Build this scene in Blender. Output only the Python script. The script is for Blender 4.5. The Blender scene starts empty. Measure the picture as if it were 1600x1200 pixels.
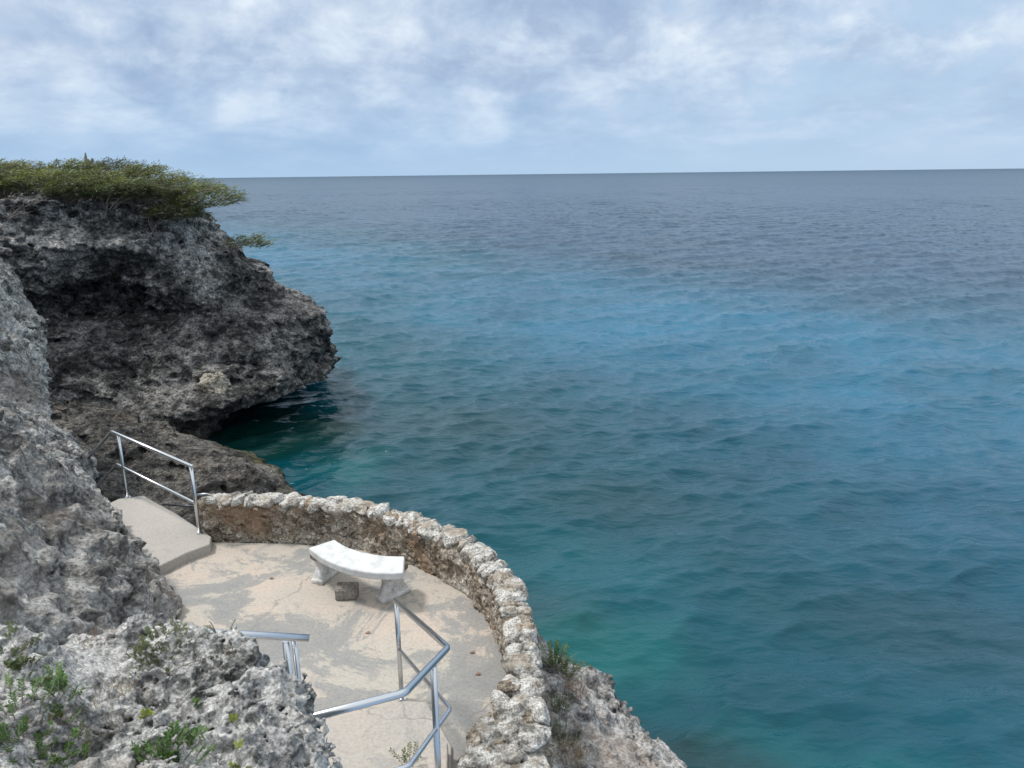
import bpy, math, random
import numpy as np
from mathutils import Vector, Matrix
R_ = math.radians
# ------------------------------------------------------------------ camera, sky, sun, exposure
sc = bpy.context.scene
COL = sc.collection
FPX = 1180.0; PITCH = math.atan(328/FPX); ROLL = 0.0118; CZ = 9.0
cp, sp, ca, sa = math.cos(PITCH), math.sin(PITCH), math.cos(ROLL), math.sin(ROLL)
FW = np.array([0, cp, -sp]); U0 = np.array([0, sp, cp]); R0 = np.array([1., 0, 0])
RT = ca*R0 - sa*U0; UP = sa*R0 + ca*U0; CC = np.array([0, 0, CZ])
cam = bpy.data.cameras.new('camera'); co = bpy.data.objects.new('camera', cam); COL.objects.link(co)
m = Matrix.Identity(4)
for i in range(3):
    m[i][0] = RT[i]; m[i][1] = UP[i]; m[i][2] = -FW[i]; m[i][3] = CC[i]
co.matrix_world = m
cam.sensor_width = 36; cam.lens = FPX/1600*36; cam.clip_start = 0.05; cam.clip_end = 60000
sc.camera = co
def ray(u, v): return (u-800)/FPX*RT + (600-v)/FPX*UP + FW
def PZ(u, v, z):
    d = ray(u, v); return CC + d*((z-CZ)/d[2])
def PD(u, v, d): return CC + ray(u, v)*d

SUN_EL, SUN_AZ = 62, -78          # azimuth measured from +y (out to sea) towards +x
w = bpy.data.worlds.new('World'); sc.world = w; w.use_nodes = True
nt = w.node_tree; nt.nodes.clear()
def N(t, typ, **kw):
    n = t.nodes.new(typ)
    for k, v in kw.items():
        if k == 'ins':
            for a, b in v.items(): n.inputs[a].default_value = b
        else: setattr(n, k, v)
    return n
def ramp(t, src, stops, interp='LINEAR'):
    n = t.nodes.new('ShaderNodeValToRGB'); cr = n.color_ramp; cr.interpolation = interp
    while len(cr.elements) < len(stops): cr.elements.new(0.5)
    for e, (p, c) in zip(cr.elements, stops):
        e.position = p; e.color = (c, c, c, 1) if isinstance(c, (int, float)) else (*c, 1)
    if src is not None: t.links.new(src, n.inputs[0])
    return n.outputs[0]
def math_(t, op, a, b=None, clamp=False):
    n = t.nodes.new('ShaderNodeMath'); n.operation = op; n.use_clamp = clamp
    for i, x in enumerate((a, b)):
        if x is None: continue
        if isinstance(x, (int, float)): n.inputs[i].default_value = x
        else: t.links.new(x, n.inputs[i])
    return n.outputs[0]
def mixc(t, f, a, b, mode='MIX'):
    n = t.nodes.new('ShaderNodeMix'); n.data_type = 'RGBA'; n.blend_type = mode
    for s, x in ((0, f), (6, a), (7, b)):
        if isinstance(x, (int, float)): n.inputs[s].default_value = x
        elif isinstance(x, tuple): n.inputs[s].default_value = (*x, 1)
        else: t.links.new(x, n.inputs[s])
    return n.outputs[2]
def noise(t, vec, scale, detail=6, rough=0.55, dist=0.0, out=0):
    n = N(t, 'ShaderNodeTexNoise', ins={'Scale': scale, 'Detail': detail, 'Roughness': rough, 'Distortion': dist})
    if vec is not None: t.links.new(vec, n.inputs['Vector'])
    return n.outputs[out]
sky = N(nt, 'ShaderNodeTexSky', sky_type='NISHITA', sun_disc=False, sun_elevation=R_(SUN_EL), sun_rotation=R_(SUN_AZ))
sky.altitude = 0; sky.air_density = 1.0; sky.dust_density = 0.6; sky.ozone_density = 1.5
tc = N(nt, 'ShaderNodeTexCoord'); sx = N(nt, 'ShaderNodeSeparateXYZ'); nt.links.new(tc.outputs['Generated'], sx.inputs[0])
zz = math_(nt, 'MAXIMUM', sx.outputs[2], 0.0)
lz = math_(nt, 'MULTIPLY', math_(nt, 'LOGARITHM', math_(nt, 'ADD', zz, 0.10), math.e), 0.36)
cx = N(nt, 'ShaderNodeCombineXYZ')
nt.links.new(sx.outputs[0], cx.inputs[0]); nt.links.new(sx.outputs[1], cx.inputs[1]); nt.links.new(lz, cx.inputs[2])
mpn = N(nt, 'ShaderNodeMapping'); nt.links.new(cx.outputs[0], mpn.inputs[0])
mpn.inputs['Rotation'].default_value = (0, R_(-7), 0); mpn.inputs['Scale'].default_value = (1.0, 1.0, 1.15); mpn.inputs['Location'].default_value = (4.7, 2.9, 1.3)
big = noise(nt, mpn.outputs[0], 2.0, 2, 0.5, 0.3)
puff = noise(nt, mpn.outputs[0], 11.0, 9, 0.55, 0.15)
puff2 = noise(nt, mpn.outputs[0], 7.0, 10, 0.60, 0.25)
side = math_(nt, 'MULTIPLY', sx.outputs[0], -0.20)
dens = math_(nt, 'ADD', math_(nt, 'ADD', math_(nt, 'MULTIPLY', puff, 0.62), math_(nt, 'MULTIPLY', big, 0.58)), side)
up = ramp(nt, zz, [(0.0, 0.0), (0.02, 0.15), (0.07, 0.65), (0.13, 1.0)])
cover = math_(nt, 'MULTIPLY', ramp(nt, dens, [(0.38, 0.25), (0.50, 0.85), (0.60, 1.0)]), up)
# cloud colour: white rims, blue-grey undersides
ccol = ramp(nt, puff2, [(0.38, (4.4, 5.6, 7.6)), (0.46, (5.3, 6.6, 8.4)), (0.53, (6.3, 7.5, 9.1)), (0.62, (7.5, 8.5, 9.7))])
ccol2 = ramp(nt, puff, [(0.38, (0.82, 0.86, 0.92)), (0.5, (0.96, 0.97, 0.99)), (0.60, (1.12, 1.10, 1.07))])
ccol = mixc(nt, 1.0, ccol, ccol2, 'MULTIPLY')
hz = ramp(nt, zz, [(0.0, (4.5, 6.7, 9.4)), (0.03, (3.9, 6.1, 9.2)), (0.12, (4.5, 6.6, 9.4)), (0.3, (5.0, 7.0, 9.2))])
hz = mixc(nt, ramp(nt, math_(nt, 'ADD', math_(nt, 'MULTIPLY', sx.outputs[0], 0.8), 0.5), [(0.35, 0.0), (0.85, 0.75)]), hz, (5.6, 7.5, 9.7))
base = mixc(nt, 0.88, sky.outputs[0], hz)
fin = mixc(nt, cover, base, ccol)
fin = mixc(nt, ramp(nt, zz, [(0.30, 0.0), (0.62, 1.0)]), fin, (11.0, 11.9, 12.4))      # thick bright cloud deck overhead
bg = N(nt, 'ShaderNodeBackground', ins={'Strength': 0.094}); out = N(nt, 'ShaderNodeOutputWorld')
nt.links.new(fin, bg.inputs[0]); nt.links.new(bg.outputs[0], out.inputs[0])
sd = bpy.data.lights.new('sun', 'SUN'); sd.energy = 2.7; sd.angle = R_(9); sd.color = (1.0, 0.965, 0.92)
so = bpy.data.objects.new('sun', sd); COL.objects.link(so)
sv = Vector((math.sin(R_(SUN_AZ))*math.cos(R_(SUN_EL)), math.cos(R_(SUN_AZ))*math.cos(R_(SUN_EL)), math.sin(R_(SUN_EL))))
so.rotation_euler = sv.to_track_quat('Z', 'Y').to_euler()
sc.view_settings.view_transform = 'Standard'; sc.view_settings.look = 'None'
sc.view_settings.exposure = 0.0; sc.view_settings.gamma = 1.0
rnd = random.Random(7); rng = np.random.default_rng(7)

# ------------------------------------------------------------------ numpy noise and volumes
TAB = rng.random((8, 32, 32, 32)).astype(np.float32)*2-1
def vnoise(p, f, seed=0):
    q = p*f + seed*17.31
    i = np.floor(q).astype(np.int64); t = (q-i).astype(np.float32); t = t*t*(3-2*t)
    T = TAB[seed % 8].ravel()
    a = i & 31; b = (i+1) & 31
    x0, x1 = a[:, 0]*1024, b[:, 0]*1024; y0, y1 = a[:, 1]*32, b[:, 1]*32; z0, z1 = a[:, 2], b[:, 2]
    tx, ty, tz = t[:, 0], t[:, 1], t[:, 2]
    def L(u, v, s): return u+(v-u)*s
    c0 = L(L(T[x0+y0+z0], T[x1+y0+z0], tx), L(T[x0+y1+z0], T[x1+y1+z0], tx), ty)
    c1 = L(L(T[x0+y0+z1], T[x1+y0+z1], tx), L(T[x0+y1+z1], T[x1+y1+z1], tx), ty)
    return L(c0, c1, tz)
def fbm(p, f, o=4, g=0.5, seed=0):
    s = 0; a = 1.0
    for k in range(o):
        s = s + a*vnoise(p, f*(2.03**k), seed+k); a *= g
    return s
RT3 = rng.random((4096, 3)).astype(np.float32)
def worley(p, f, seed=0, second=False):
    q = p*f + seed*5.7; i = np.floor(q).astype(np.int64); fr = (q-i).astype(np.float32)
    F1 = np.full(len(p), 9, np.float32); F2 = F1.copy()
    for dx in (-1, 0, 1):
        for dy in (-1, 0, 1):
            for dz in (-1, 0, 1):
                h = ((i[:, 0]+dx)*73856093 ^ (i[:, 1]+dy)*19349663 ^ (i[:, 2]+dz)*83492791) & 4095
                r = RT3[h] + np.array([dx, dy, dz], np.float32) - fr
                d = (r*r).sum(1)
                if second: F2 = np.minimum(F2, np.maximum(F1, d))
                F1 = np.minimum(F1, d)
    F1 = np.sqrt(F1)
    return (F1, np.sqrt(F2)) if second else F1
def polysdf(X, Y, P):
    d = np.full(X.shape, 1e9, np.float32); s = np.ones(X.shape, np.float32); n = len(P)
    for i in range(n):
        a = P[i]; b = P[i-1]; ex, ey = b[0]-a[0], b[1]-a[1]; wx, wy = X-a[0], Y-a[1]
        t = np.clip((wx*ex+wy*ey)/(ex*ex+ey*ey+1e-9), 0, 1); bx, by = wx-ex*t, wy-ey*t
        d = np.minimum(d, bx*bx+by*by)
        c1 = Y >= a[1]; c2 = Y < b[1]; c3 = ex*wy > ey*wx
        fl = (c1 & c2 & c3) | (~c1 & ~c2 & ~c3); s = np.where(fl, -s, s)
    return s*np.sqrt(d)
def stack(X, Y, zs, levels, top):
    """levels: {z: plan outline}; a solid whose outline changes with height."""
    ks = sorted(levels); out = np.empty((len(X), len(Y), len(zs)), np.float32)
    XX, YY = np.meshgrid(X, Y, indexing='ij')
    for j, z in enumerate(zs):
        zc = min(max(z, ks[0]), ks[-1]-1e-6); i = max(k for k in range(len(ks)-1) if ks[k] <= zc+1e-9)
        t = (zc-ks[i])/(ks[i+1]-ks[i]); A = np.array(levels[ks[i]], float); B = np.array(levels[ks[i+1]], float)
        d = polysdf(XX, YY, A*(1-t)+B*t)
        out[:, :, j] = np.maximum(d*0.8, (z-top(XX, YY))*0.85)
    return out
def upsample(F, k):
    for ax in range(3):
        n = F.shape[ax]; m_ = (n-1)*k+1; pos = np.arange(m_)/k; i = np.minimum(pos.astype(int), n-2); t = (pos-i).astype(np.float32)
        sh = [1, 1, 1]; sh[ax] = m_; t = t.reshape(sh)
        F = np.take(F, i, ax)*(1-t)+np.take(F, i+1, ax)*t
    return F
def surfnets(F, org, h):
    F = F.copy()
    for ax in range(3):
        for e in (0, -1):
            sl = [slice(None)]*3; sl[ax] = e; F[tuple(sl)] = np.maximum(F[tuple(sl)], 0.3*h)
    S = F < 0
    nx, ny, nz = F.shape; cnt = np.zeros((nx-1, ny-1, nz-1), np.int8)
    for dx in (0, 1):
        for dy in (0, 1):
            for dz in (0, 1): cnt += S[dx:nx-1+dx, dy:ny-1+dy, dz:nz-1+dz]
    M = (cnt > 0) & (cnt < 8); I = np.argwhere(M); idx = np.full(M.shape, -1, np.int64); idx[M] = np.arange(len(I))
    acc = np.zeros((len(I), 3), np.float32); w_ = np.zeros(len(I), np.float32)
    C = [(a, b, c) for a in (0, 1) for b in (0, 1) for c in (0, 1)]
    for a in C:
        for ax in range(3):
            if a[ax]: continue
            b = list(a); b[ax] = 1
            fa = F[I[:, 0]+a[0], I[:, 1]+a[1], I[:, 2]+a[2]]; fb = F[I[:, 0]+b[0], I[:, 1]+b[1], I[:, 2]+b[2]]
            x = (fa < 0) != (fb < 0); t = np.where(x, fa/np.where(x, fa-fb, 1), 0)
            p = np.tile(np.array(a, np.float32), (len(I), 1)); p[:, ax] = t
            acc += p*x[:, None]; w_ += x
    V = (I + acc/w_[:, None])*h + org
    Q = []
    for ax in range(3):
        o1, o2 = [(1, 2), (2, 0), (0, 1)][ax]
        lo = [slice(0, None)]*3; hi = [slice(0, None)]*3
        lo[ax] = slice(0, F.shape[ax]-1); hi[ax] = slice(1, None)
        for o in (o1, o2): lo[o] = slice(1, F.shape[o]-1); hi[o] = slice(1, F.shape[o]-1)
        s0, s1 = S[tuple(lo)], S[tuple(hi)]
        for flip, mm in ((False, s0 & ~s1), (True, ~s0 & s1)):
            e = np.argwhere(mm); e[:, o1] += 1; e[:, o2] += 1
            def g(d1, d2):
                c = e.copy(); c[:, o1] += d1; c[:, o2] += d2; return idx[c[:, 0], c[:, 1], c[:, 2]]
            q = np.stack([g(-1, -1), g(0, -1), g(0, 0), g(-1, 0)], 1)
            Q.append(q[:, ::-1] if flip else q)
    return V, np.concatenate(Q)
def link_np(name, V, Q, mat, parent=None, smooth=True):
    me = bpy.data.meshes.new(name); k = Q.shape[1]
    me.vertices.add(len(V)); me.vertices.foreach_set('co', np.ascontiguousarray(V, np.float32).ravel())
    me.loops.add(Q.size); me.loops.foreach_set('vertex_index', np.ascontiguousarray(Q, np.int32).ravel())
    me.polygons.add(len(Q)); me.polygons.foreach_set('loop_start', np.arange(0, Q.size, k, dtype=np.int32))
    me.polygons.foreach_set('use_smooth', np.full(len(Q), smooth))
    me.update(calc_edges=True)
    o = bpy.data.objects.new(name, me); COL.objects.link(o); me.materials.append(mat)
    if parent: o.parent = parent
    return o
def sculpt(lo, hi, h, k, coarse, detail, band):
    """coarse(X,Y,Z axes)->field on the coarse grid; detail(points)->offset on the fine band."""
    n = [int(math.ceil((hi[a]-lo[a])/(h*k)))+1 for a in range(3)]
    ax = [lo[a]+np.arange(n[a])*h*k for a in range(3)]
    F = upsample(coarse(*ax).astype(np.float32), k)
    B = np.argwhere(np.abs(F) < band)
    P = (B*h+np.array(lo)).astype(np.float32)
    F[B[:, 0], B[:, 1], B[:, 2]] += detail(P)
    return surfnets(F, np.array(lo), h)
def pts(X, Y, Z):
    g = np.meshgrid(X, Y, Z, indexing='ij'); return np.stack([a.ravel() for a in g], 1).astype(np.float32), g[0].shape

# ------------------------------------------------------------------ tagging
def tag(o, label=None, cat=None, group=None, kind=None):
    if label: o['label'] = label
    if cat: o['category'] = cat
    if group: o['group'] = group
    if kind: o['kind'] = kind
    return o
def empty(name, loc=(0, 0, 0)):
    o = bpy.data.objects.new(name, None); COL.objects.link(o); o.location = Vector(loc); return o
def under(o, root):
    o.parent = root; o.matrix_parent_inverse = Matrix.Translation(-root.location); return o

# ------------------------------------------------------------------ materials
def newmat(name):
    M = bpy.data.materials.new(name); M.use_nodes = True; t = M.node_tree; b = t.nodes['Principled BSDF']; return M, t, b
def objco(t):
    g = N(t, 'ShaderNodeNewGeometry'); return g.outputs['Position']
def bump(t, b, h, s, d, prev=None):
    n = N(t, 'ShaderNodeBump', ins={'Strength': s, 'Distance': d}); t.links.new(h, n.inputs['Height'])
    if prev is not None: t.links.new(prev, n.inputs['Normal'])
    t.links.new(n.outputs[0], b.inputs['Normal']); return n.outputs[0]
def rock_mat(name, cols, sc_big, sc_small, bdist, tan=None, zfade=None, spec=0.2, low=0.28, algae=None):
    """cols: dark, mid, pale; zfade: (z0,z1,dark colour multiplier) for sea-blackened rock low down"""
    M, t, b = newmat(name); P = objco(t)
    a = noise(t, P, sc_big, 8, 0.62, 0.4); c = noise(t, P, sc_small, 10, 0.68)
    v = math_(t, 'ADD', math_(t, 'MULTIPLY', a, 0.45), math_(t, 'MULTIPLY', c, 0.55))
    col = ramp(t, v, [(0.42, cols[0]), (0.48, cols[1]), (0.53, cols[2]), (0.59, cols[3] if len(cols) > 3 else cols[2])])
    sp_ = ramp(t, noise(t, P, sc_small*4.5, 8, 0.72, 0.3), [(0.39, low), (0.46, max(0.75, low+0.35)), (0.52, 1.1), (0.58, 1.4)])
    col = mixc(t, 1.0, col, sp_, 'MULTIPLY')
    if tan:
        f = ramp(t, noise(t, P, tan[1], 5, 0.6), [(tan[2], 0), (tan[2]+0.1, tan[3])]); col = mixc(t, f, col, tan[0])
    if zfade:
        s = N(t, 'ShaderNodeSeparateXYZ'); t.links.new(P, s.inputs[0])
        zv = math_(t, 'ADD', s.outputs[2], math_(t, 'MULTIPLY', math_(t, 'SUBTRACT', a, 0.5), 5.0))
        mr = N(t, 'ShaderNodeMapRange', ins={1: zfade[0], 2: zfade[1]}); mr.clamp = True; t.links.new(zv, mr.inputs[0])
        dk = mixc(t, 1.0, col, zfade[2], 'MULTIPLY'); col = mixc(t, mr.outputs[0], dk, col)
    if algae:      # olive growth and a dark wet band at the waterline
        s2 = N(t, 'ShaderNodeSeparateXYZ'); t.links.new(P, s2.inputs[0])
        zn = math_(t, 'ADD', s2.outputs[2], math_(t, 'MULTIPLY', math_(t, 'SUBTRACT', a, 0.5), 1.6))
        g1 = ramp(t, zn, [(0.30, 1.0), (0.85, 0.0)]); g2 = ramp(t, noise(t, P, 1.1, 5, 0.6), [(0.45, 0.0), (0.58, 0.8)])
        col = mixc(t, math_(t, 'MULTIPLY', g1, g2), col, (0.20, 0.185, 0.085))
        col = mixc(t, ramp(t, zn, [(0.10, 0.85), (0.30, 0.0)]), col, (0.022, 0.022, 0.018))
    t.links.new(col, b.inputs['Base Color']); b.inputs['Roughness'].default_value = 0.92; b.inputs['Specular IOR Level'].default_value = spec
    vo = N(t, 'ShaderNodeTexVoronoi', ins={'Scale': sc_small*2.4, 'Randomness': 1.0}); vo.feature = 'F1'
    wp = N(t, 'ShaderNodeVectorMath', operation='ADD'); t.links.new(P, wp.inputs[0])
    nn = N(t, 'ShaderNodeVectorMath', operation='SCALE'); nn.inputs[3].default_value = 0.35/sc_small
    t.links.new(noise(t, P, sc_small*1.5, 3, 0.5, 0, 1), nn.inputs[0]); t.links.new(nn.outputs[0], wp.inputs[1]); t.links.new(wp.outputs[0], vo.inputs['Vector'])
    h = math_(t, 'ADD', math_(t, 'MULTIPLY', noise(t, P, sc_small*1.3, 14, 0.76), 1.3), math_(t, 'MULTIPLY', vo.outputs[0], 0.8))
    bump(t, b, h, 1.0, bdist)
    return M
def plain(name, col, rough=0.6, metal=0.0, nz=None, bd=None):
    M, t, b = newmat(name); b.inputs['Roughness'].default_value = rough; b.inputs['Metallic'].default_value = metal
    if nz:
        P = objco(t); c = ramp(t, noise(t, P, nz[0], 8, 0.6), [(0.35, col), (0.6, nz[1])]); t.links.new(c, b.inputs['Base Color'])
        if bd: bump(t, b, noise(t, P, nz[0]*4, 8, 0.65), 1.0, bd)
    else: b.inputs['Base Color'].default_value = (*col, 1)
    return M
MAT_A = rock_mat('foreground_limestone', [(0.17, 0.17, 0.17), (0.42, 0.415, 0.405), (0.62, 0.605, 0.585), (0.70, 0.685, 0.66)], 2.6, 14, 0.03, ((0.33, 0.25, 0.18), 1.7, 0.57, 0.45), low=0.48)
MAT_B = rock_mat('cliff_limestone', [(0.125, 0.12, 0.115), (0.29, 0.28, 0.265), (0.46, 0.445, 0.425), (0.63, 0.61, 0.585)], 0.9, 6, 0.085, ((0.36, 0.30, 0.25), 0.55, 0.54, 0.45), low=0.45)
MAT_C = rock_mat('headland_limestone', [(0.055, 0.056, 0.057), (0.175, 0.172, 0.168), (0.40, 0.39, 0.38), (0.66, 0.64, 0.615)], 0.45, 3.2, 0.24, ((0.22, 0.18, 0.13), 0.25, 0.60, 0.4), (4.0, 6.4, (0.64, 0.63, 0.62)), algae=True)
MAT_D = rock_mat('shelf_limestone', [(0.03, 0.03, 0.03), (0.085, 0.08, 0.076), (0.17, 0.16, 0.145), (0.28, 0.25, 0.22)], 0.6, 4.2, 0.16, ((0.26, 0.20, 0.15), 0.35, 0.60, 0.4), (0.1, 1.2, (0.4, 0.38, 0.32)), algae=True)
MAT_E = rock_mat('slope_limestone', [(0.12, 0.12, 0.12), (0.34, 0.325, 0.31), (0.55, 0.52, 0.495), (0.66, 0.63, 0.60)], 1.3, 8, 0.06, ((0.42, 0.33, 0.27), 1.1, 0.50, 0.5), low=0.50)
MAT_WALL = rock_mat('rubble_masonry', [(0.17, 0.14, 0.11), (0.36, 0.30, 0.235), (0.50, 0.44, 0.37), (0.62, 0.57, 0.51)], 2.0, 9, 0.045, ((0.38, 0.24, 0.145), 1.1, 0.50, 0.65), low=0.40)
MAT_CAP = rock_mat('white_limestone', [(0.18, 0.17, 0.155), (0.42, 0.395, 0.36), (0.62, 0.595, 0.56), (0.70, 0.68, 0.65)], 4.0, 13, 0.028, ((0.34, 0.27, 0.20), 2.4, 0.52, 0.65), low=0.50)
MAT_BOULDER = rock_mat('pale_boulder', [(0.16, 0.14, 0.11), (0.30, 0.27, 0.22), (0.42, 0.38, 0.32)], 2.0, 5, 0.05)
def concrete(name, pale, pink, grey, thr):
    M, t, b = newmat(name); P = objco(t)
    c = mixc(t, ramp(t, noise(t, P, 0.9, 6, 0.6), [(0.42, 0), (0.62, 1)]), pale, pink)
    f = ramp(t, noise(t, P, 1.05, 12, 0.72, 0.5), [(thr, 0), (thr+0.025, 0.7), (thr+0.12, 0.9)])
    c = mixc(t, f, c, grey)
    f2 = ramp(t, noise(t, P, 2.3, 10, 0.7, 0.5), [(0.56, 0), (0.62, 0.5)]); c = mixc(t, f2, c, (grey[0]*1.15, grey[1]*1.1, grey[2]*1.1))
    spk = ramp(t, noise(t, P, 38, 6, 0.7), [(0.3, 0.78), (0.5, 1.0), (0.7, 1.13)])
    c = mixc(t, 1.0, c, spk, 'MULTIPLY')
    wp = N(t, 'ShaderNodeVectorMath', operation='ADD'); t.links.new(P, wp.inputs[0])
    nn = N(t, 'ShaderNodeVectorMath', operation='SCALE'); nn.inputs[3].default_value = 0.5
    t.links.new(noise(t, P, 2.0, 6, 0.6, 0, 1), nn.inputs[0]); t.links.new(nn.outputs[0], wp.inputs[1])
    vo = N(t, 'ShaderNodeTexVoronoi', ins={'Scale': 0.55}); vo.feature = 'DISTANCE_TO_EDGE'; t.links.new(wp.outputs[0], vo.inputs['Vector'])
    gate = ramp(t, noise(t, P, 0.8, 3, 0.5), [(0.5, 0), (0.58, 1)])
    cr = math_(t, 'MULTIPLY', ramp(t, vo.outputs[0], [(0.0, 1), (0.006, 0)]), gate)
    c = mixc(t, math_(t, 'MULTIPLY', cr, 0.5), c, (0.12, 0.11, 0.10))
    t.links.new(c, b.inputs['Base Color']); b.inputs['Roughness'].default_value = 0.88; b.inputs['Specular IOR Level'].default_value = 0.25
    h = math_(t, 'SUBTRACT', math_(t, 'ADD', math_(t, 'MULTIPLY', f, -0.25), noise(t, P, 30, 8, 0.7)), math_(t, 'MULTIPLY', cr, 0.6))
    bump(t, b, h, 0.6, 0.008)
    return M
MAT_PATIO = concrete('patio_concrete', (0.43, 0.396, 0.348), (0.49, 0.415, 0.352), (0.245, 0.248, 0.245), 0.492)
MAT_STEP = concrete('step_concrete', (0.41, 0.38, 0.345), (0.44, 0.395, 0.35), (0.35, 0.33, 0.31), 0.56)
MAT_SLAB = concrete('landing_concrete', (0.38, 0.355, 0.325), (0.41, 0.375, 0.34), (0.33, 0.315, 0.295), 0.55)
MAT_STEEL = plain('brushed_stainless_steel', (0.62, 0.63, 0.65), 0.24, 1.0)
MAT_WHITE = plain('white_painted_concrete', (0.49, 0.49, 0.48), 0.6, 0, (7, (0.67, 0.68, 0.68)), 0.004)
# bench support: weathered white cast concrete, broken brown at the top
MAT_LEG, t, b = newmat('weathered_cast_stone'); P = N(t, 'ShaderNodeTexCoord').outputs['Object']
s = N(t, 'ShaderNodeSeparateXYZ'); t.links.new(P, s.inputs[0])
n1 = noise(t, P, 9, 8, 0.65)
zv = math_(t, 'ADD', s.outputs[2], math_(t, 'MULTIPLY', math_(t, 'SUBTRACT', n1, 0.5), 0.12))
c = mixc(t, ramp(t, zv, [(0.285, 0), (0.30, 1)]), ramp(t, n1, [(0.35, (0.46, 0.45, 0.44)), (0.6, (0.74, 0.74, 0.74))]), ramp(t, noise(t, P, 20, 8, 0.6), [(0.35, (0.12, 0.09, 0.06)), (0.65, (0.30, 0.24, 0.17))]))
t.links.new(c, b.inputs['Base Color']); b.inputs['Roughness'].default_value = 0.8; bump(t, b, noise(t, P, 30, 8, 0.7), 1.0, 0.01)
MAT_BLOCK = plain('aggregate_concrete', (0.15, 0.13, 0.115), 0.9, 0, (30, (0.31, 0.28, 0.25)), 0.004)
def leafmat(name, c1, c2, sc_=3.0, tr=0.25):
    M, t, b = newmat(name); P = objco(t)
    c = ramp(t, noise(t, P, sc_, 5, 0.6), [(0.36, c1), (0.64, c2)]); t.links.new(c, b.inputs['Base Color']); b.inputs['Roughness'].default_value = 0.6
    tl = N(t, 'ShaderNodeBsdfTranslucent'); t.links.new(c, tl.inputs[0]); mx = N(t, 'ShaderNodeMixShader', ins={0: tr})
    t.links.new(b.outputs[0], mx.inputs[1]); t.links.new(tl.outputs[0], mx.inputs[2]); t.links.new(mx.outputs[0], t.nodes['Material Output'].inputs[0])
    return M
MAT_ACACIA = [leafmat('olive_foliage', (0.10, 0.135, 0.03), (0.22, 0.255, 0.065), 1.4), leafmat('dark_olive_foliage', (0.055, 0.08, 0.022), (0.125, 0.155, 0.045), 1.4), leafmat('yellow_green_foliage', (0.12, 0.155, 0.035), (0.26, 0.28, 0.07), 1.4)]
MAT_GREEN = leafmat('fresh_green_leaf', (0.045, 0.11, 0.02), (0.13, 0.24, 0.05), 8)
MAT_DULL = leafmat('dull_green_leaf', (0.07, 0.10, 0.035), (0.17, 0.21, 0.08), 8)
MAT_LIME = leafmat('lime_leaf', (0.20, 0.27, 0.04), (0.35, 0.40, 0.08), 8)
MAT_STRAW = leafmat('dry_straw', (0.27, 0.18, 0.085), (0.46, 0.35, 0.19), 10)
MAT_RUST = leafmat('rusty_dry_grass', (0.20, 0.095, 0.045), (0.34, 0.20, 0.11), 10)
MAT_TWIG = plain('grey_bark', (0.13, 0.11, 0.09), 0.9, 0, (6, (0.26, 0.23, 0.20)))
MAT_DEADWOOD = plain('bleached_deadwood', (0.36, 0.33, 0.29), 0.9, 0, (6, (0.52, 0.49, 0.45)))

# ------------------------------------------------------------------ sea: wind waves from a spectrum
def ocean(Nn, L, wdir, wl_lo, wl_hi, seed, spread=3.0, slope=3.2):
    r = np.random.default_rng(seed); k1 = np.fft.fftfreq(Nn, L/Nn)*2*np.pi
    KX, KY = np.meshgrid(k1, k1, indexing='ij'); K = np.hypot(KX, KY)+1e-6
    c = (KX*math.cos(wdir)+KY*math.sin(wdir))/K
    lo, hi = 2*np.pi/wl_hi, 2*np.pi/wl_lo
    A = K**(-slope/1.0)*np.abs(c)**spread*np.exp(-(lo/K)**4)*np.exp(-(K/hi)**2); A[0, 0] = 0
    ph = np.exp(2j*np.pi*r.random((Nn, Nn)))*np.sqrt(-2*np.log(r.random((Nn, Nn))+1e-9))
    S = A*ph; H = np.fft.ifft2(S).real; DX = np.fft.ifft2(1j*S*KX/K).real; DY = np.fft.ifft2(1j*S*KY/K).real
    s = H.std(); return H/s, DX/s, DY/s, L
def sample(G, L, x, y):
    n = G.shape[0]; u = x/L*n; v = y/L*n; i = np.floor(u).astype(int); j = np.floor(v).astype(int); a = u-i; b_ = v-j
    i0, i1, j0, j1 = i % n, (i+1) % n, j % n, (j+1) % n
    return (G[i0, j0]*(1-a)+G[i1, j0]*a)*(1-b_)+(G[i0, j1]*(1-a)+G[i1, j1]*a)*b_
nr, na = 1650, 980
rr = 6.0*np.exp(np.linspace(0, math.log(20000/6.0), nr)); an = np.linspace(R_(-53), R_(53), na)
RR, AA = np.meshgrid(rr, an, indexing='ij'); X = RR*np.sin(AA); Y = RR*np.cos(AA)
wd = R_(122)
Zs = np.zeros_like(X); dX = np.zeros_like(X); dY = np.zeros_like(X)
for (Nn, L, wl, wh, amp, dd, seed, far) in ((512, 97.0, 1.0, 6.5, 0.08, 0, 1, 900), (512, 41.0, 0.4, 2.2, 0.046, 0.25, 2, 400), (512, 17.3, 0.2, 1.2, 0.025, -0.3, 3, 140)):
    ro = 0.37*seed; xr = X*math.cos(ro)-Y*math.sin(ro); yr = X*math.sin(ro)+Y*math.cos(ro)
    H2, DX2, DY2, _ = ocean(Nn, L, wd+dd+ro, wl, wh, seed+10, 2.0, {1: 3.2, 2: 3.1, 3: 2.8}[seed])
    att = 1/(1+(RR/far)**2)
    gust = 0.75+0.5*np.clip(vnoise(np.stack([X.ravel(), Y.ravel(), 0*X.ravel()], 1).astype(np.float32), 0.02, seed).reshape(X.shape), -1, 1)
    h = sample(H2, L, xr, yr); dx = sample(DX2, L, xr, yr); dy = sample(DY2, L, xr, yr)
    Zs += h*amp*att*gust; dX += (dx*math.cos(-ro)-dy*math.sin(-ro))*amp*att*0.75; dY += (dx*math.sin(-ro)+dy*math.cos(-ro))*amp*att*0.75
Zs -= (RR**2)/(2*6.4e6)*0.0
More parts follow.
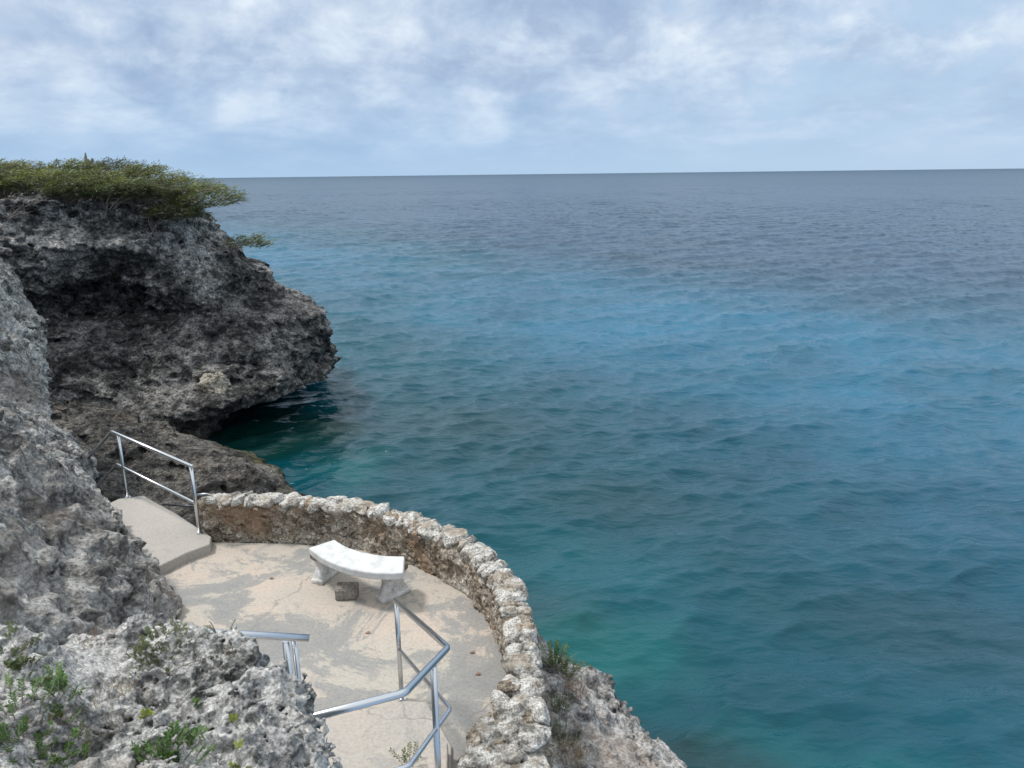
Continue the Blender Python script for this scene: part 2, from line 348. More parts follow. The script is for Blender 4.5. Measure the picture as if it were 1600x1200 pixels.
V = np.stack([(X+dX).ravel(), (Y+dY).ravel(), Zs.ravel()], 1)
I0 = np.arange(nr*na).reshape(nr, na)
Q = np.stack([I0[:-1, :-1].ravel(), I0[:-1, 1:].ravel(), I0[1:, 1:].ravel(), I0[1:, :-1].ravel()], 1)[:, ::-1]
# what lies under the water: pale sand, dark reef, deep water; plus painted overhang shade
p3 = np.stack([X.ravel(), Y.ravel(), 0*X.ravel()], 1).astype(np.float32)
D = RR.ravel()
def lerp(a, b_, t): t = np.clip(t, 0, 1)[:, None]; return a*(1-t)+b_*t
def ss(x, a, b_): t = np.clip((x-a)/(b_-a), 0, 1); return t*t*(3-2*t)
x_, y_ = p3[:, 0], p3[:, 1]
nA = fbm(p3, 0.045, 5, 0.55, 1); nB = fbm(p3, 0.16, 5, 0.55, 3); nC = fbm(p3, 0.5, 4, 0.5, 5)
def blob(cx, cy, rx, ry, rot=0, w_=0.35):
    c_, s_ = math.cos(rot), math.sin(rot); u = ((x_-cx)*c_+(y_-cy)*s_)/rx; v = (-(x_-cx)*s_+(y_-cy)*c_)/ry
    return ss(1-np.sqrt(u*u+v*v)+w_*(nB*1.6+nC*0.7), -0.45, 0.75)
teal = np.array([0.0008, 0.060, 0.084]); deep = np.array([0.001, 0.047, 0.088]); band = np.array([0.010, 0.115, 0.20])
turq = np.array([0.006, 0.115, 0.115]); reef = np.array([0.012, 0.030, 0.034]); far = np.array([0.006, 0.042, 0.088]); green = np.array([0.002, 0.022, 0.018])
c = lerp(np.tile(teal, (len(D), 1)), np.tile(deep, (len(D), 1)), ss(x_+0.18*y_+3*nA, 2, 22)*0.75)
SEA = dict(c=c)
def over(c, col, f): return lerp(c, np.tile(col, (len(D), 1)), f)
yb = y_ + 0.35*x_ + 7*nA                      # the sandy blue shelf band lies obliquely offshore
yb = y_ + 1.15*x_ + 7*nA
c = over(c, band, ss(yb, 34, 62)*(1-ss(yb, 62, 105))*(0.5+0.4*nA)+0.3*ss(yb, 16, 50)*(1-ss(yb, 60, 120)))
c = over(c, far, ss(yb, 60, 125)*0.85)
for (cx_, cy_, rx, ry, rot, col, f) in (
        (1.6, 12.6, 2.2, 1.5, -0.3, turq, 0.7), (3.5, 9.6, 2.6, 1.6, -0.5, turq, 0.35), (5.5, 8.6, 1.6, 1.1, 0.2, turq, 0.35), (-5.0, 22.5, 1.6, 2.0, 0.0, turq, 0.4), (-9.0, 26.5, 4.2, 4.6, 0.5, green, 0.95), (-1.0, 17, 5, 1.6, -0.2, turq, 0.15),  # green blob: dark bay water with the headland overhang's shade painted in
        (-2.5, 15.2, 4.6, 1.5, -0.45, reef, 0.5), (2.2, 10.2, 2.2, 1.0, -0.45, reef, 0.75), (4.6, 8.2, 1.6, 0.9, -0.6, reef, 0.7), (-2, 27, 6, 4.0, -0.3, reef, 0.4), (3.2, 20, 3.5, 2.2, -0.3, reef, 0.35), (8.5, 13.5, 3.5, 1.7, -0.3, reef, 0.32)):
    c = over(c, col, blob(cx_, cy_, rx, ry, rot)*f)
c = c*(1+0.18*nB[:, None]*(1-ss(D, 60, 300))[:, None]+0.10*nC[:, None]*(1-ss(D, 20, 80))[:, None])
c = np.clip(c, 0.001, 1)
MAT_SEA, t, b = newmat('sea_water')
at = N(t, 'ShaderNodeAttribute', attribute_name='seabed_and_shade'); t.links.new(at.outputs['Color'], b.inputs['Base Color'])
P = objco(t); ln = N(t, 'ShaderNodeVectorMath', operation='LENGTH'); t.links.new(P, ln.inputs[0])
lg = math_(t, 'LOGARITHM', math_(t, 'MAXIMUM', ln.outputs['Value'], 15.0), 10.0)
rg = N(t, 'ShaderNodeMapRange', ins={1: 1.17, 2: 4.0, 3: 0.06, 4: 0.46}); t.links.new(lg, rg.inputs[0]); t.links.new(rg.outputs[0], b.inputs['Roughness'])
b.inputs['IOR'].default_value = 1.33
mp = N(t, 'ShaderNodeMapping'); mp.inputs['Rotation'].default_value = (0, 0, R_(-20)); mp.inputs['Scale'].default_value = (0.55, 1.3, 1); t.links.new(P, mp.inputs[0])
h1 = noise(t, mp.outputs[0], 5.5, 4, 0.55, 0.3); h2 = noise(t, mp.outputs[0], 0.9, 5, 0.6, 0.2); h3 = noise(t, mp.outputs[0], 0.12, 6, 0.65)
f1 = N(t, 'ShaderNodeMapRange', ins={1: 15.0, 2: 110.0, 3: 1.0, 4: 0.0}); t.links.new(ln.outputs['Value'], f1.inputs[0])
f2a = N(t, 'ShaderNodeMapRange', ins={1: 60.0, 2: 1500.0, 3: 1.0, 4: 0.0}); t.links.new(ln.outputs['Value'], f2a.inputs[0])
f2b = N(t, 'ShaderNodeMapRange', ins={1: 20.0, 2: 120.0, 3: 0.35, 4: 1.0}); t.links.new(ln.outputs['Value'], f2b.inputs[0])
f2 = N(t, 'ShaderNodeMath', operation='MULTIPLY'); t.links.new(f2a.outputs[0], f2.inputs[0]); t.links.new(f2b.outputs[0], f2.inputs[1])
f3 = N(t, 'ShaderNodeMapRange', ins={1: 300.0, 2: 4000.0, 3: 1.0, 4: 0.0}); t.links.new(ln.outputs['Value'], f3.inputs[0])
h = math_(t, 'ADD', math_(t, 'MULTIPLY', math_(t, 'MULTIPLY', h1, 0.025), f1.outputs[0]), math_(t, 'ADD', math_(t, 'MULTIPLY', math_(t, 'MULTIPLY', h2, 0.26), f2.outputs[0]), math_(t, 'MULTIPLY', math_(t, 'MULTIPLY', h3, 0.5), f3.outputs[0])))
bump(t, b, h, 1.0, 1.0)
sea = link_np('sea', V, Q, MAT_SEA); tag(sea, kind='structure')
ca_ = sea.data.color_attributes.new('seabed_and_shade', 'FLOAT_COLOR', 'POINT')
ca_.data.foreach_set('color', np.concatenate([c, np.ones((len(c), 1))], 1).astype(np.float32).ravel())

# ------------------------------------------------------------------ rock masses
# headland across the cove
HL = {
 -1.0: [(-16, 20), (-15.5, 21), (-13, 22), (-11.4, 24.0), (-11.2, 25.6), (-12.0, 28.5), (-12.6, 32), (-12.4, 34), (-14, 42), (-40, 46), (-40, 18)],
 0.3:  [(-16, 20), (-15.5, 21.4), (-12.8, 22.6), (-11.3, 24.2), (-11.0, 25.4), (-11.6, 28.5), (-12.0, 32), (-12.0, 34), (-14, 42), (-40, 46), (-40, 18)],
 1.2:  [(-16.5, 20), (-15.5, 22.6), (-12.8, 23.9), (-10.9, 24.0), (-9.75, 24.5), (-8.8, 26.4), (-7.7, 28.6), (-7.5, 30.6), (-10, 40), (-40, 46), (-40, 18)],
 1.8:  [(-17, 20), (-15.6, 23.4), (-13.0, 24.6), (-11.4, 24.6), (-10.0, 24.7), (-8.7, 26.4), (-7.8, 28.5), (-7.3, 30.2), (-11, 40), (-40, 46), (-40, 18)],
 3.0:  [(-17.2, 20), (-15.9, 24.6), (-13.4, 25.9), (-12.0, 25.9), (-10.8, 25.8), (-9.3, 27.0), (-8.2, 28.6), (-7.3, 30.0), (-11.5, 40), (-40, 46), (-40, 18)],
 3.7:  [(-17.4, 20), (-16.1, 25.3), (-13.8, 26.7), (-12.5, 26.9), (-11.4, 26.7), (-10.0, 27.5), (-8.5, 28.8), (-7.5, 30.1), (-12, 40), (-40, 46), (-40, 18)],
 4.3:  [(-17.6, 20), (-16.4, 26.0), (-14.4, 27.4), (-12.7, 27.3), (-11.7, 27.1), (-10.5, 28.1), (-9.6, 29.4), (-9.15, 30.8), (-13.3, 40), (-40, 46), (-40, 18)],
 5.2:  [(-17.8, 20), (-16.6, 25.6), (-14.6, 26.9), (-12.8, 27.1), (-11.9, 27.0), (-10.9, 27.9), (-10.2, 29.2), (-9.9, 30.8), (-14.4, 40), (-40, 46), (-40, 18)],
 5.9:  [(-18, 20), (-16.5, 25.5), (-14.5, 26.8), (-13.1, 27.0), (-12.3, 27.2), (-11.5, 27.9), (-11.0, 29.3), (-10.9, 31), (-15, 40), (-40, 46), (-40, 18)],
 7.0:  [(-18.4, 20), (-17.0, 25.2), (-15.0, 26.0), (-13.6, 26.4), (-13.0, 27.0), (-12.3, 28.3), (-11.8, 29.5), (-11.5, 31), (-15.5, 40), (-40, 46), (-40, 18)],
 7.8:  [(-19.4, 20), (-18.0, 26.0), (-15.8, 27.0), (-14.6, 27.4), (-13.8, 27.9), (-13.0, 28.7), (-12.4, 29.6), (-12.0, 31.2), (-16.5, 40), (-40, 46), (-40, 18)],
}
def head_top(X, Y): return 7.5+0.25*ss(-X, 12.5, 14.5)+0.09*np.clip(-X-13, 0, 12)+0.02*(Y-27)
def head_coarse(X, Y, Z):
    F = stack(X, Y, Z, HL, head_top); P, sh = pts(X, Y, Z)
    # cave hollow in the upper face
    for (cx_, cy_, cz_, a, b_, c_) in ((-14.7, 26.4, 4.85, 1.5, 2.4, 0.65), (-15.9, 25.6, 4.35, 1.1, 2.2, 0.75), (-9.4, 27.2, 2.4, 1.0, 0.8, 0.28)):
        d = (np.sqrt(((P[:, 0]-cx_)/a)**2+((P[:, 1]-cy_)/b_)**2+((P[:, 2]-cz_)/c_)**2)-1)*c_
        F = np.maximum(F, -d.reshape(sh))
    return F + (0.24*fbm(P*np.array([1, 1, 1.5], np.float32), 0.5, 3, 0.5, 2)).reshape(sh)
def head_detail(P):
    q = P*np.array([1, 1, 1.7], np.float32)
    r = 1-np.abs(fbm(q, 0.8, 3, 0.5, 4)); w1 = worley(q+0.25*vnoise(P, 2.0, 5)[:, None], 0.9, 2)
    w2 = worley(q, 2.2, 4)
    r2 = 1-np.abs(fbm(q+3, 2.4, 3, 0.6, 1))
    st = vnoise(P*np.array([0.35, 0.35, 2.1], np.float32)+0.5*vnoise(P, 0.4, 3)[:, None], 1.0, 6)
    return 0.34-0.26*r-0.20*r2+0.24*st-0.26*(w1-0.5)-0.16*(w2-0.5)+0.05*fbm(q, 6, 2, 0.6, 3)
V, Q = sculpt((-24, 19, -1.0), (-6.3, 36, 9.6), 0.062, 5, head_coarse, head_detail, 0.55)
headland = tag(link_np('headland_cliff', V, Q, MAT_C), kind='structure')
# land running on behind the headland
def slab_mesh(name, poly, z0, z1, mat, parent=None, zt=None, bevel=0):
    n = len(poly); V = [(x, y, z0) for x, y in poly]+[(x, y, z1) for x, y in poly]
    F = [tuple(range(n-1, -1, -1)), tuple(range(n, 2*n))]+[(i, (i+1) % n, n+(i+1) % n, n+i) for i in range(n)]
    me = bpy.data.meshes.new(name); me.from_pydata(V, [], F); me.materials.append(mat)
    o = bpy.data.objects.new(name, me); COL.objects.link(o)
    if parent: o.parent = parent
    return o
tag(slab_mesh('inland_terrain', [(-23.5, 20), (-23.5, 35.5), (-30, 60), (-90, 90), (-120, 20), (-60, -20), (-23.5, -10)], -2, 8.2, MAT_C), kind='structure')

# low shelf at the foot of the steps
SH = {-1.0: [(-5.4, 13), (-5.9, 19.2), (-6.6, 20.8), (-8.2, 23.2), (-10.4, 24.8), (-13, 26), (-18, 26), (-18, 12)],
      0.0: [(-5.2, 13), (-5.9, 19.4), (-6.6, 20.9), (-8.3, 23.2), (-10.6, 25.0), (-13, 26), (-18, 26), (-18, 12)],
      0.6: [(-5.4, 13), (-5.9, 18.9), (-6.8, 20.4), (-8.4, 22.2), (-10.4, 23.6), (-13, 25.4), (-18, 26), (-18, 12)],
      1.3: [(-6.0, 13), (-6.7, 18.3), (-7.5, 19.9), (-9.0, 20.9), (-11.4, 22.6), (-13, 24.4), (-18, 26), (-18, 12)]}
def sh_coarse(X, Y, Z):
    F = stack(X, Y, Z, SH, lambda x, y: 1.15+0.12*np.clip(-x-8, 0, 9)+0.06*np.clip(19-y, 0, 6)); P, sh = pts(X, Y, Z)
    return F+(0.22*fbm(P*np.array([1, 1, 1.6], np.float32), 0.6, 3, 0.5, 1)).reshape(sh)
def sh_detail(P):
    q = P*np.array([1, 1, 1.5], np.float32)
    return 0.18-0.18*(1-np.abs(fbm(q, 1.1, 3, 0.5, 3)))-0.12*(1-np.abs(fbm(q, 3.1, 3, 0.6, 5)))-0.16*(worley(q, 1.3, 6)-0.5)-0.12*(worley(q, 3.1, 7)-0.5)
V, Q = sculpt((-18, 12.5, -1.0), (-4.6, 26.4, 4.4), 0.065, 4, sh_coarse, sh_detail, 0.4)
tag(link_np('rock_shelf', V, Q, MAT_D), kind='structure')

# left cliff beside the terrace
LB = {
 0.0: [(-2.5, 2), (-3.2, 5), (-3.7, 7.2), (-4.2, 8.0), (-5.4, 9.2), (-6.6, 10.6), (-7.8, 12.2), (-9.4, 14.2), (-11.4, 16.4), (-13.5, 19), (-15.0, 22), (-20, 24), (-24, 20), (-24, 2)],
 4.3: [(-2.6, 2), (-3.4, 5), (-3.62, 7.35), (-3.9, 7.95), (-4.95, 8.8), (-5.95, 10.0), (-7.0, 11.7), (-8.9, 13.9), (-10.2, 15.9), (-12.0, 18.4), (-15.0, 22), (-20, 24), (-24, 20), (-24, 2)],
 4.8: [(-2.6, 2), (-3.45, 5), (-3.70, 7.3), (-4.05, 7.95), (-5.1, 8.85), (-6.15, 10.2), (-7.3, 11.7), (-9.3, 13.6), (-10.35, 15.8), (-11.8, 18.4), (-15.2, 22), (-20, 24), (-24, 20), (-24, 2)],
 5.6: [(-2.8, 2), (-3.6, 5), (-4.2, 7.0), (-4.75, 7.7), (-5.75, 8.7), (-6.7, 10.1), (-7.9, 11.4), (-9.9, 13.3), (-10.6, 15.9), (-11.5, 18.4), (-15.4, 22), (-20, 24), (-24, 20), (-24, 2)],
 6.6: [(-3.4, 2), (-4.2, 4.6), (-4.9, 6.4), (-5.5, 7.6), (-6.6, 8.8), (-7.9, 10.3), (-9.2, 11.6), (-10.4, 13.6), (-11.0, 15.9), (-11.8, 18.4), (-15.8, 22), (-20, 24), (-24, 20), (-24, 2)],
 8.0: [(-4.4, 2), (-5.4, 4.6), (-6.2, 6.0), (-7.0, 7.4), (-8.2, 8.9), (-9.6, 10.8), (-10.6, 12.4), (-10.9, 14.2), (-12.0, 16.0), (-12.9, 18.4), (-16.4, 22), (-20, 24), (-24, 20), (-24, 2)]}
def lb_coarse(X, Y, Z):
    F = stack(X, Y, Z, LB, lambda x, y: 7.6+0*x+0.03*(y-14)); P, sh = pts(X, Y, Z)
    return F+(0.20*fbm(P*np.array([1, 1, 1.3], np.float32), 0.55, 3, 0.5, 5)).reshape(sh)
def lb_detail(P):
    q = P+0.10*vnoise(P, 3.0, 2)[:, None]
    return 0.21-0.15*(1-np.abs(fbm(q, 1.5, 3, 0.55, 6)))-0.12*(1-np.abs(fbm(q+9, 4.2, 3, 0.62, 4)))-0.13*(worley(q, 2.2, 3)-0.5)-0.085*(worley(q, 5.5, 5)-0.5)+0.03*fbm(q, 9, 2, 0.6, 2)
V, Q = sculpt((-13.6, 4.0, 2.6), (-3.2, 20.5, 8.2), 0.036, 6, lb_coarse, lb_detail, 0.34)
tag(link_np('left_cliff', V, Q, MAT_B), kind='structure')

# rock under the terrace and outside its wall
EB = {-1.0: [(-6, 6), (-6, 9.6), (-4.4, 9.5), (-2.4, 9.3), (-1.0, 8.7), (0.2, 7.6), (1.0, 6.5), (1.3, 5.3), (1.5, 3), (-4, 3)],
      3.0: [(-6, 6), (-6, 10.3), (-4.2, 9.6), (-2.2, 9.2), (-0.7, 8.6), (0.6, 7.5), (1.55, 6.7), (2.0, 5.85), (2.3, 3), (-4, 3)],
      3.8: [(-6, 6), (-6, 10.3), (-4.1, 9.35), (-2.2, 9.0), (-0.75, 8.35), (0.40, 7.5), (1.1, 6.8), (1.85, 5.9), (2.1, 3), (-4, 3)],
      4.3: [(-6, 6), (-6, 10.2), (-4.0, 9.15), (-2.2, 8.9), (-0.75, 8.1), (0.15, 7.3), (0.75, 6.5), (1.4, 5.6), (1.7, 3), (-4, 3)]}
def eb_coarse(X, Y, Z):
    F = stack(X, Y, Z, EB, lambda x, y: 4.20-0.52*np.clip(x-0.25, 0, 3)-0.12*np.clip(5.6-y, 0, 2)*(x > 0.2)); P, sh = pts(X, Y, Z)
    m_ = ss(P[:, 0], 0.1, 0.6)
    return F+(0.14*m_*fbm(P, 1.0, 2, 0.5, 2)).reshape(sh)
def eb_detail(P):
    m_ = 0.15+0.85*ss(P[:, 0], -0.05, 0.45)*(1-0*P[:, 0]); q = P+0.05*vnoise(P, 6.0, 2)[:, None]
    return m_*(0.10-0.08*(1-np.abs(fbm(q, 2.4, 3, 0.55, 6)))-0.06*(1-np.abs(fbm(q, 8, 3, 0.6, 4)))-0.09*(worley(q, 3.6, 3)-0.5)-0.06*(worley(q, 9.0, 5)-0.5)+0.018*fbm(q, 14, 2, 0.6, 2))
V, Q = sculpt((-6.4, 2.8, 0.9), (2.6, 10.8, 4.7), 0.03, 5, eb_coarse, eb_detail, 0.24)
tag(link_np('terrace_rock', V, Q, MAT_E), kind='structure')

# foreground karst outcrop
AL = {4.0: [(-0.2, 0.8), (-0.45, 2.2), (-0.75, 2.75), (-1.2, 3.3), (-1.7, 3.9), (-2.2, 4.2), (-2.8, 4.2), (-3.4, 4.0), (-5, 3.6), (-5, 0.8)],
      6.4: [(-0.3, 0.8), (-0.58, 2.4), (-0.81, 2.72), (-1.12, 3.10), (-1.51, 3.60), (-2.0, 3.80), (-2.4, 3.55), (-2.9, 3.3), (-5, 3.0), (-5, 0.8)],
      7.3: [(-0.4, 0.8), (-0.68, 2.30), (-0.93, 2.56), (-1.26, 2.92), (-1.65, 3.38), (-2.02, 3.55), (-2.4, 3.25), (-2.9, 3.0), (-5, 2.8), (-5, 0.8)]}
def a_top(x, y): return 6.72+0.42*ss(3.3-y, 0, 1.9)+0.22*ss(-x-1.7, 0, 0.8)*ss(3.4-y, 0, 0.4)-0.08*ss(x+1.15, 0, 0.5)
def a_coarse(X, Y, Z):
    F = stack(X, Y, Z, AL, a_top); P, sh = pts(X, Y, Z)
    return F+(0.075*fbm(P, 1.8, 2, 0.5, 3)).reshape(sh)
def a_detail(P):
    q = P+0.022*np.stack([vnoise(P, 11.0, 2), vnoise(P, 11.0, 3), vnoise(P, 11.0, 4)], 1)
    kk = ss(P[:, 0]+0.25*vnoise(P, 2.0, 7), -2.0, -1.2)*0.65+0.25          # pitting is strongest on the seaward side
    w1 = worley(q, 9.0, 11); w2 = worley(q, 19.0, 5); w3 = worley(q, 40.0, 1)
    bowl = lambda w_, r0: np.sqrt(np.clip(1-(w_/r0)**2, 0, 1))
    return kk*(0.070*bowl(w1, 0.60)+0.048*bowl(w2, 0.58)+0.020*bowl(w3, 0.55)-0.048)+0.04*fbm(P, 5, 4, 0.55, 6)+0.012*fbm(P, 34, 2, 0.5, 1)
V, Q = sculpt((-3.6, 1.2, 5.4), (-0.25, 4.3, 7.75), 0.0095, 8, a_coarse, a_detail, 0.13)
outcrop = tag(link_np('foreground_outcrop', V, Q, MAT_A), kind='structure')
dep = None

# ------------------------------------------------------------------ terrace floor, landing, steps
inner = [(-3.98, 8.98), (-2.93, 8.92), (-1.98, 8.74), (-1.25, 8.32), (-0.58, 7.72), (-0.22, 6.98), (-0.08, 6.2), (-0.1, 5.6), (-0.2, 4.4), (-0.3, 3.2)]
tag(slab_mesh('terrace_floor', inner+[(-4.6, 3.2), (-4.6, 7.5), (-5.2, 8.8), (-5.2, 9.1)], 4.15, 4.40, MAT_PATIO), kind='structure')
def px2(u, v, z): p = PZ(u, v, z); return (p[0], p[1])
land = [px2(158, 792, 4.53), px2(185, 779, 4.53), px2(225, 774, 4.53), px2(242, 784, 4.53), px2(272, 800, 4.53), px2(300, 818, 4.53), px2(330, 838, 4.53), px2(328, 850, 4.53), px2(290, 864, 4.53), px2(245, 886, 4.53), (-4.7, 7.7), (-6.1, 8.9), (-6.4, 10)]
ld = slab_mesh('upper_landing', land, 4.0, 4.53, MAT_SLAB); tag(ld, kind='structure')
st1 = slab_mesh('stair_landing', [px2(470, 1134, 4.44), px2(632, 1094, 4.44), px2(668, 1096, 4.44), px2(706, 1165, 4.44), (-0.42, 3.2), (-2.4, 3.2)], 4.3, 4.44, MAT_STEP); tag(st1, kind='structure')
st2 = slab_mesh('stair_step', [px2(540, 1178, 4.56), px2(628, 1160, 4.56), px2(700, 1159, 4.56), (-0.42, 3.2), (-2.2, 3.2)], 4.3, 4.56, MAT_STEP); tag(st2, kind='structure')
for o in (ld, st1, st2):
    bv = o.modifiers.new('bevel', 'BEVEL'); bv.width = 0.018; bv.segments = 3

# ------------------------------------------------------------------ curved parapet wall
CL = [  # x, y, half width, top
 (-4.02, 9.16, 0.17, 4.99), (-3.0, 9.10, 0.17, 4.98), (-1.98, 8.91, 0.17, 4.97), (-1.15, 8.46, 0.17, 4.97), (-0.44, 7.80, 0.17, 4.97), (-0.05, 7.02, 0.17, 4.97),
 (0.09, 6.2, 0.17, 4.98), (0.10, 5.55, 0.18, 4.98), (0.04, 5.15, 0.24, 4.96), (-0.06, 4.85, 0.31, 4.84), (-0.12, 4.5, 0.34, 4.72), (-0.14, 4.15, 0.36, 4.55), (-0.14, 3.6, 0.38, 4.45)]
CLa = np.array(CL)
for q_ in CLa:
    if q_[1] > 5.3: q_[2] = 0.135
    if q_[0] > -1.3 and q_[1] > 5.3: q_[0] -= 0.035; q_[1] -= 0.02
def wallfield(P):
    best = np.full(len(P), 1e9, np.float32); wv = np.zeros(len(P), np.float32); tv = wv.copy()
    for i in range(len(CLa)-1):
        a, b_ = CLa[i], CLa[i+1]; e = b_[:2]-a[:2]; t = np.clip(((P[:, :2]-a[:2])@e)/(e@e), 0, 1)
        d = np.hypot(P[:, 0]-a[0]-e[0]*t, P[:, 1]-a[1]-e[1]*t); q = d < best
        best = np.where(q, d, best); wv = np.where(q, a[2]+(b_[2]-a[2])*t, wv); tv = np.where(q, a[3]+(b_[3]-a[3])*t, tv)
    return best, wv, tv
def w_coarse(X, Y, Z):
    P, sh = pts(X, Y, Z); d, wv, tv = wallfield(P)
    f = np.maximum(d-wv-0.03*np.clip(4.9-P[:, 2], 0, 1), (P[:, 2]-tv+0.022))
    return (f*0.95).reshape(sh)
def w_detail(P):
    q = P+0.05*np.stack([vnoise(P, 4.0, 2), vnoise(P, 4.0, 3), vnoise(P, 4.0, 4)], 1); near = ss(6.2-P[:, 1], 0, 0.9)
    F1, F2 = worley(q*np.array([1, 1, 1.35], np.float32), 5.4, 3, True)
    G1, G2 = worley(q*np.array([1, 1, 0.8], np.float32), 4.2, 9, True)
    cr = 0.035*(1-ss(F2-F1, 0, 0.15))*np.clip(0.6+vnoise(P, 1.3, 1), 0, 1); cr2 = 0.10*(1-ss(G2-G1, 0, 0.3))-0.05*(0.7-G1)
    return cr*(1-near)+cr2*near+0.026*fbm(P, 7, 4, 0.62, 5)-0.03*(1-np.abs(fbm(P, 11, 3, 0.6, 3)))+0.02+0.012*fbm(P, 28, 2, 0.6, 2)
wall = empty('stone_wall', (-0.6, 8.0, 4.4))
tag(wall, 'low curved rubble stone parapet wall edging the terrace, capped with pale stones', 'wall')
V, Q = sculpt((-4.4, 3.3, 3.7), (0.66, 9.5, 5.15), 0.0185, 5, w_coarse, w_detail, 0.13)
under(link_np('wall_body', V, Q, MAT_WALL), wall)
def ico(sub):
    import bmesh
    bm = bmesh.new(); bmesh.ops.create_icosphere(bm, subdivisions=sub, radius=1.0)
    V = np.array([v.co[:] for v in bm.verts], np.float32); F = np.array([[v.index for v in f.verts] for f in bm.faces]); bm.free(); return V, F
ICO = ico(5); ICO4 = ico(4)
def stone(name, c, size, rot, mat, seed, parent=None, flat=0.6, mesh=ICO4, rough=0.05):
    r = np.random.default_rng(seed); V, F = mesh; nn = r.normal(size=(15, 3)); nn /= np.linalg.norm(nn, axis=1)[:, None]
    dd = r.uniform(0.72, 1.0, 15); nn = np.vstack([nn, [[0, 0, 1], [0, 0, -1]]]); dd = np.append(dd, [flat, 0.7])
    dot = V@nn.T; rad = np.where(dot > 0.05, dd/np.maximum(dot, 0.05), 9); k = 36.0
    rr_ = -np.log(np.exp(-k*np.minimum(rad, 3)).sum(1)+math.exp(-k*1.12))/k+0.05
    P = V*rr_[:, None]
    off = P*1.0+r.random(3)*50
    P = P*(1+rough*2.2*fbm(off, 1.8, 3, 0.5, 2)+rough*1.4*fbm(off, 6, 2, 0.6, 4))[:, None]
    P = P*np.array(size)
    cr_, sr_ = math.cos(rot), math.sin(rot); tl = r.uniform(-0.16, 0.16)
    P = P@np.array([[cr_, sr_, 0], [-sr_, cr_, 0], [0, 0, 1]]); P[:, 2] += P[:, 0]*tl
    o = link_np(name, P, F, mat); o.location = Vector(c)
    if parent is not None: under(o, parent)
    return o
# cap stones laid along the wall top
seg = np.hypot(np.diff(CLa[:, 0]), np.diff(CLa[:, 1])); cum = np.concatenate([[0], np.cumsum(seg)]); tot = cum[-1]
def at(s_): return np.array([np.interp(s_, cum, CLa[:, k]) for k in range(4)])
s_ = 0.05; k = 0; ncap = 0
while s_ < tot-0.5:
    a = at(s_); b_ = at(s_+0.05); ang = math.atan2(b_[1]-a[1], b_[0]-a[0]); nx_, ny_ = -math.sin(ang), math.cos(ang)
    near = a[1] < 6.3 and s_ > 4
    ln_ = rnd.choice([rnd.uniform(0.10, 0.18), rnd.uniform(0.16, 0.34)]) if not near else rnd.uniform(0.13, 0.25)
    c_ = at(s_+ln_/2)
    if a[2] < 0.2:
        rows = [(0, a[2]*1.0)] if rnd.random() < 0.62 else [(a[2]*0.48, a[2]*0.55), (-a[2]*0.5, a[2]*0.52)]
    else: rows = [(a[2]*0.68, a[2]*0.36), (0.0, a[2]*0.38), (-a[2]*0.68, a[2]*0.36)]
    for (off, hw) in rows:
        if ncap >= 98: break
        hgt = rnd.uniform(0.05, 0.10)*(1.35 if near else 1)
        cc = (c_[0]+nx_*off, c_[1]+ny_*off, c_[3]-0.055+rnd.uniform(-0.025, 0.025))
        stone('cap_stone', cc, (ln_*0.62, hw*1.16, hgt), ang+rnd.uniform(-0.5, 0.5), MAT_CAP, 100+k, wall, rnd.uniform(0.6, 0.9), ICO4, 0.045); k += 1; ncap += 1
    s_ += ln_*0.96
print('caps', ncap, len(V))

# ------------------------------------------------------------------ tubes and handrails
def tube_np(path, r, sides=14, closed_ends=True):
    path = [np.array(p, float) for p in path]; n = len(path); V = []; F = []
    T = [path[min(i+1, n-1)]-path[max(i-1, 0)] for i in range(n)]; T = [t_/np.linalg.norm(t_) for t_ in T]
    u = np.cross(T[0], [0, 0, 1.0]); u = u/np.linalg.norm(u) if np.linalg.norm(u) > 0.05 else np.array([1., 0, 0])
    rs = r if hasattr(r, '__len__') else [r]*n
    for i in range(n):
        u = u-T[i]*(u@T[i]); u /= np.linalg.norm(u); v = np.cross(T[i], u)
        for k in range(sides):
            a = 2*math.pi*k/sides; V.append(path[i]+rs[i]*(math.cos(a)*u+math.sin(a)*v))
    for i in range(n-1):
        for k in range(sides): F.append((i*sides+k, i*sides+(k+1) % sides, (i+1)*sides+(k+1) % sides, (i+1)*sides+k))
    if closed_ends: F.append(tuple(range(sides-1, -1, -1))); F.append(tuple((n-1)*sides+k for k in range(sides)))
    return V, F
def rounded(path, rad=0.04, k=5):
    path = [np.array(p, float) for p in path]; out_ = [path[0]]
    for i in range(1, len(path)-1):
        a, b_, c_ = path[i-1:i+2]; d1 = (a-b_)/np.linalg.norm(a-b_); d2 = (c_-b_)/np.linalg.norm(c_-b_)
        p, q = b_+d1*rad, b_+d2*rad
        for j in range(k+1):
            t_ = j/k; out_.append((1-t_)**2*p+2*t_*(1-t_)*b_+t_**2*q)
    return out_+[path[-1]]
def mesh_obj(name, V, F, mat, parent=None, smooth=True):
    me = bpy.data.meshes.new(name); me.from_pydata([tuple(map(float, v)) for v in V], [], F); me.materials.append(mat)
    for p in me.polygons: p.use_smooth = smooth and len(p.vertices) < 5
    o = bpy.data.objects.new(name, me); COL.objects.link(o)
    if parent is not None: under(o, parent)
    return o
def rail(name, path, r, root, rad=0.05):
    p = rounded(path, rad); V, F = tube_np(p, r); o = mesh_obj(name, V, F, MAT_STEEL, root)
    return o
def post(p, zb, r, root, flange=True):
    V, F = tube_np([(p[0], p[1], zb), (p[0], p[1], p[2])], r); o = mesh_obj('post', V, F, MAT_STEEL, root)
    if flange:
        V, F = tube_np([(p[0], p[1], zb), (p[0], p[1], zb+0.008)], r*1.9, 20); under(mesh_obj('base_flange', V, F, MAT_STEEL), o)
    return o
